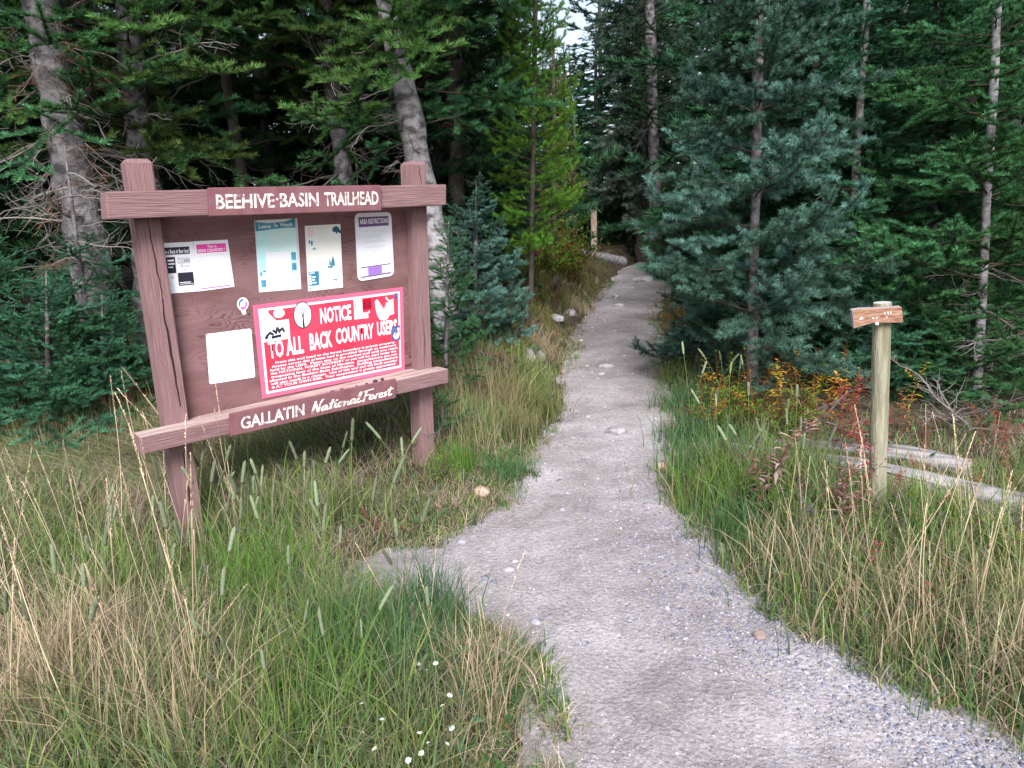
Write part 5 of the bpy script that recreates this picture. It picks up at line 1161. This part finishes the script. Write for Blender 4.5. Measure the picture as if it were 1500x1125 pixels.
plants([(552, 782), (545, 776)], 'red_weed', 'small red weed between board and path', 'weed', 'crimson', 'red weeds by the board', .14)
plants([(828, 572), (822, 560)], 'red_weed', 'red weed on left trail edge', 'weed', 'red', 'red weeds on the left edge', .16)
plants([(560, 690), (590, 700), (470, 700), (520, 680), (440, 690), (600, 660), (640, 712), (618, 722)], 'broad_weed', 'broad leaved weed under the board', 'weed', 'green', 'green weeds under the board', .22)
plants([(812, 372), (826, 372), (838, 370), (820, 376), (832, 366)], 'yellow_plant', 'yellow shrub by the pale log', 'shrub', 'yellow', 'yellow shrubs at the bend', .6)
plants([(800, 400), (820, 405), (845, 405), (780, 420), (850, 415), (810, 420)], 'green_shrub', 'small green shrub below the yellow ones', 'shrub', 'green', 'green shrubs on the upper bank', .6)
plants([(790, 440), (812, 448), (770, 455), (835, 432), (868, 412), (745, 520), (782, 500), (760, 540)], 'rust_plant', 'rusty plant on upper left bank', 'plant', 'rust', 'rusty plants on the upper left bank', .3)
for pal, nm, lab, grp, hh0, n0, us, vs0, sd in [('orange', 'orange_plant', 'rusty orange leafy stem behind the grass edge', 'orange stems under the trees', .38, 5, (1040, 1285), (595, 650), 1), ('yellow', 'yellow_plant', 'golden leafy stem under the spruce boughs', 'golden stems under the spruce', .42, 7, (1010, 1230), (580, 640), 2),
        ('green', 'green_fireweed', 'fresh green leafy stem under the fir boughs', 'fresh green stems', .44, 8, (1030, 1300), (580, 640), 3), ('rust', 'rust_plant', 'brown red leafy stem near the log', 'brown red stems near the logs', .28, 4, (1300, 1480), (640, 690), 4), ('crimson', 'crimson_plant', 'dark crimson stem among the shaded plants', 'crimson stems in shade', .26, 3, (1180, 1440), (620, 690), 5), ('dull', 'grey_weed', 'dusky green weed at the tree line', 'dusky weeds at the tree line', .34, 8, (1060, 1500), (600, 680), 6)]:
    q = random.Random(70+sd); plants([(int(q.uniform(*us)), int(q.uniform(*vs0))) for _ in range(n0)], nm, lab, 'plant', pal, grp, hh0)
for pal, nm, lab, grp, hh0, n0, us, vs0, sd in [('green', 'green_shrub', 'low green shrub on the left bank', 'low shrubs on the left bank', .46, 8, (735, 850), (400, 520), 11), ('rust', 'rust_plant', 'tawny plant on the left bank', 'tawny plants on the left bank', .30, 8, (740, 880), (410, 520), 12), ('dull', 'grey_weed', 'grey green weed on the left bank', 'grey weeds on the left bank', .3, 8, (720, 870), (420, 560), 13), ('green', 'broad_weed', 'leafy weed beside the right post foot', 'leafy weeds by the right post', .2, 8, (590, 700), (640, 720), 14)]:
    q = random.Random(70+sd); plants([(int(q.uniform(*us)), int(q.uniform(*vs0))) for _ in range(n0)], nm, lab, 'plant', pal, grp, hh0)
def bush_mesh(pal, seed):
    r_ = np.random.default_rng(seed); g0 = Geo(); g = Geo(); pc = PALS[pal]
    for b in range(16):
        a = r_.random()*6.28; sp_ = .1+.55*r_.random(); e = np.array([math.cos(a)*sp_, math.sin(a)*sp_, .45+.5*r_.random()*(1.1-sp_)]); ax = np.array([e*t+np.array([0, 0, .12*math.sin(t*3.1)]) for t in np.linspace(0, 1, 6)]); g0.add(*tube(ax, .008, 3))
        for j in range(38):
            t = .25+.75*r_.random(); f = t*5; i = min(int(f), 4); p = ax[i]+(ax[i+1]-ax[i])*(f-i)+r_.normal(size=3)*.03; a2 = r_.random()*6.28; el = r_.normal()*.5+.2
            d = np.array([math.cos(a2)*math.cos(el), math.sin(a2)*math.cos(el), math.sin(el)]); s_ = np.array([-math.sin(a2), math.cos(a2), 0]); L = .10*(.6+.7*r_.random()); w_ = .034*(.7+.6*r_.random())
            g.add([p, p+d*L*.5+s_*w_*.5, p+d*L, p+d*L*.5-s_*w_*.5], [(0, 1, 2), (0, 2, 3)], 0, np.array(pc[int(r_.integers(0, len(pc)))])*(.7+.6*r_.random()))
    return g0.mesh('stem', [M['stemr']]), g.mesh('leaves', [M['leaf']])
for pal, nm, lab, hh0, lst in [('green', 'leafy_bush', 'dense green bush on the upper left bank', .75, [(800, 398), (826, 404), (852, 398), (782, 412), (838, 416), (812, 420)]), ('yellow', 'yellow_bush', 'yellow leaved bush before the pale log at the bend', .5, [(812, 384), (832, 386), (822, 392)]), ('green', 'leafy_bush', 'low green bush on the mid left bank', .4, [(765, 470), (790, 452), (742, 500), (752, 545)]), ('dull', 'grey_bush', 'greyish low bush on the left bank', .4, [(772, 492), (812, 440), (728, 560)]), ('green', 'leafy_bush', 'low green bush beside the spruce trunk', .42, [(1052, 640), (1085, 628), (1150, 650)]), ('dull', 'grey_bush', 'dusky low bush in the right verge grass', .32, [(1095, 700), (1130, 730), (1190, 770), (1330, 790)]), ('green', 'leafy_bush', 'leafy low bush among right verge grass', .3, [(1060, 700), (1120, 770), (1210, 800), (1380, 800), (1460, 860)])]:
    BM = [bush_mesh(pal, 300+len(lab)+i) for i in range(2)]; n_ = len(lst); order = sorted(range(n_), key=lambda i: lst[i][0])
    for i, (u, v) in enumerate(lst):
        p = gp(u, v); k = order.index(i); pos = 'leftmost' if k == 0 else 'rightmost' if k == n_-1 else ORD[k]+' from left'
        root = thing(nm, lab+', '+pos+' of '+NUM[n_], 'bush', (p[0], p[1], p[2]-.02), random.uniform(0, 6.28), lab.replace('bush', 'bushes'))
        for nn, me in zip(('stem', 'leaves'), BM[i % 2]): o = obj(nn, me, root); q = hh0*random.uniform(.8, 1.2); o.scale = (q, q, q)
# dead orange twig sprays by the right post
def spray(label, u, v, n, kind, L, sd, name='dead_branch'):
    p = gp(u, v); root = thing(name, label, 'branch', p); r = random.Random(sd)
    for i in range(n): put_branch(root, r.choice(PB[kind]), (r.gauss(0, .08), r.gauss(0, .06), .03+r.random()*.12), r.uniform(0, 6.28), r.uniform(-.1, .6), L*r.uniform(.6, 1.1), r.uniform(-1, 1), 'twig_spray')
spray('dead orange needled sapling in front of the blue green spruce sapling', 720, 545, 10, 'brown', .42, 1, 'dead_sapling')
spray('heap of brown cut fir twigs behind the right end of lower rail', 690, 580, 12, 'brown', .36, 2, 'twig_heap')
spray('bare grey twigs lying in the grass right of the right post', 672, 650, 7, 'dead', .4, 3)
spray('orange dead fir spray low beside the right post', 655, 560, 6, 'brown', .4, 4)
spray('tangle of bare grey branches before the thick left trunk', 30, 560, 10, 'dead', 1.1, 5, 'dead_branch_tangle')
spray('bare branch tangle under the fir behind the log at right', 1400, 640, 9, 'dead', .7, 6, 'dead_branch_tangle')
spray('bare grey twigs arching under the low boughs of blue spruce', 1190, 625, 7, 'dead', .7, 7)

# white flowers in the front clump
def flower_mesh(seed):
    r = np.random.default_rng(seed); g = Geo()
    for k in range(11):
        a = k*2*math.pi/11+r.normal()*.1; d = np.array([math.cos(a), math.sin(a), .25]); s_ = np.array([-math.sin(a), math.cos(a), 0])*.0028; L = .0115*(.85+.3*r.random())
        g.add([np.zeros(3), d*L*.6+s_, d*L+[0, 0, -.001], d*L*.6-s_], [(0, 1, 2), (0, 2, 3)])
    b = g.mesh('petals', [M['petal']])
    bm = bmesh.new(); bmesh.ops.create_icosphere(bm, subdivisions=1, radius=.0048)
    for v in bm.verts: v.co.z = v.co.z*.6+.003
    me = bpy.data.meshes.new('centre'); bm.to_mesh(me); bm.free(); me.materials.append(M['fcentre'] if seed % 3 else M['petal'])
    g = Geo(); g.add(*tube([(0, 0, -.16), (.006, .003, -.08), (0, 0, 0)], .0013, 4)); return b, me, g.mesh('stem', [M['stemg']])
FL = [flower_mesh(i) for i in range(4)]
for i, (u, v) in enumerate([(578, 946), (600, 963), (625, 982), (638, 972), (659, 1019), (648, 1034), (624, 1040), (530, 1031), (560, 1054), (533, 1074), (549, 1097), (662, 1067), (627, 1089), (617, 1104), (615, 1074), (598, 1114), (655, 1090), (612, 973)]):
    g_ = gp(u, v+70); z = g_[2]+.20
    d = ray(u, v); t = (z-CAMH)/d[2]; p = CAM+d*t
    if sdist([p[0]], [p[1]])[0] < .0: p[0] -= .05
    hz = p[2]-gz(p[0], p[1]); root = thing('white_flower', 'small white wildflower in the grass clump beside the path', 'flower', (p[0], p[1], gz(p[0], p[1])), random.uniform(0, 6.28), 'white wildflowers in the front clump')
    a, b, c = FL[i % 4]
    tl = (random.gauss(.35, .3), random.gauss(0, .3), 0)
    for nm, me in (('petals', a), ('centre', b)): o = obj(nm, me, root); o.location = (0, 0, hz); o.rotation_euler = tl; o.scale = (.85, .85, .85)
    o = obj('stem', c, root); o.location = (0, 0, hz); o.scale = (1, 1, hz/.16)
for u, v in [(1216, 655), (1222, 668), (1209, 672)]:
    p = at(u, v, 4.3); z0 = gz(p[0], p[1]); root = thing('white_yarrow', 'tiny white flower head in front of the silver log', 'flower', (p[0], p[1], z0), 0, 'white flower heads before the log')
    a, b, c = FL[0]; hz = p[2]-z0
    for nm, me in (('petals', a), ('centre', b)): o = obj(nm, me, root); o.location = (0, 0, hz); o.rotation_euler = (.5, 0, 0)
    o = obj('stem', c, root); o.location = (0, 0, hz); o.scale = (1, 1, hz/.16)
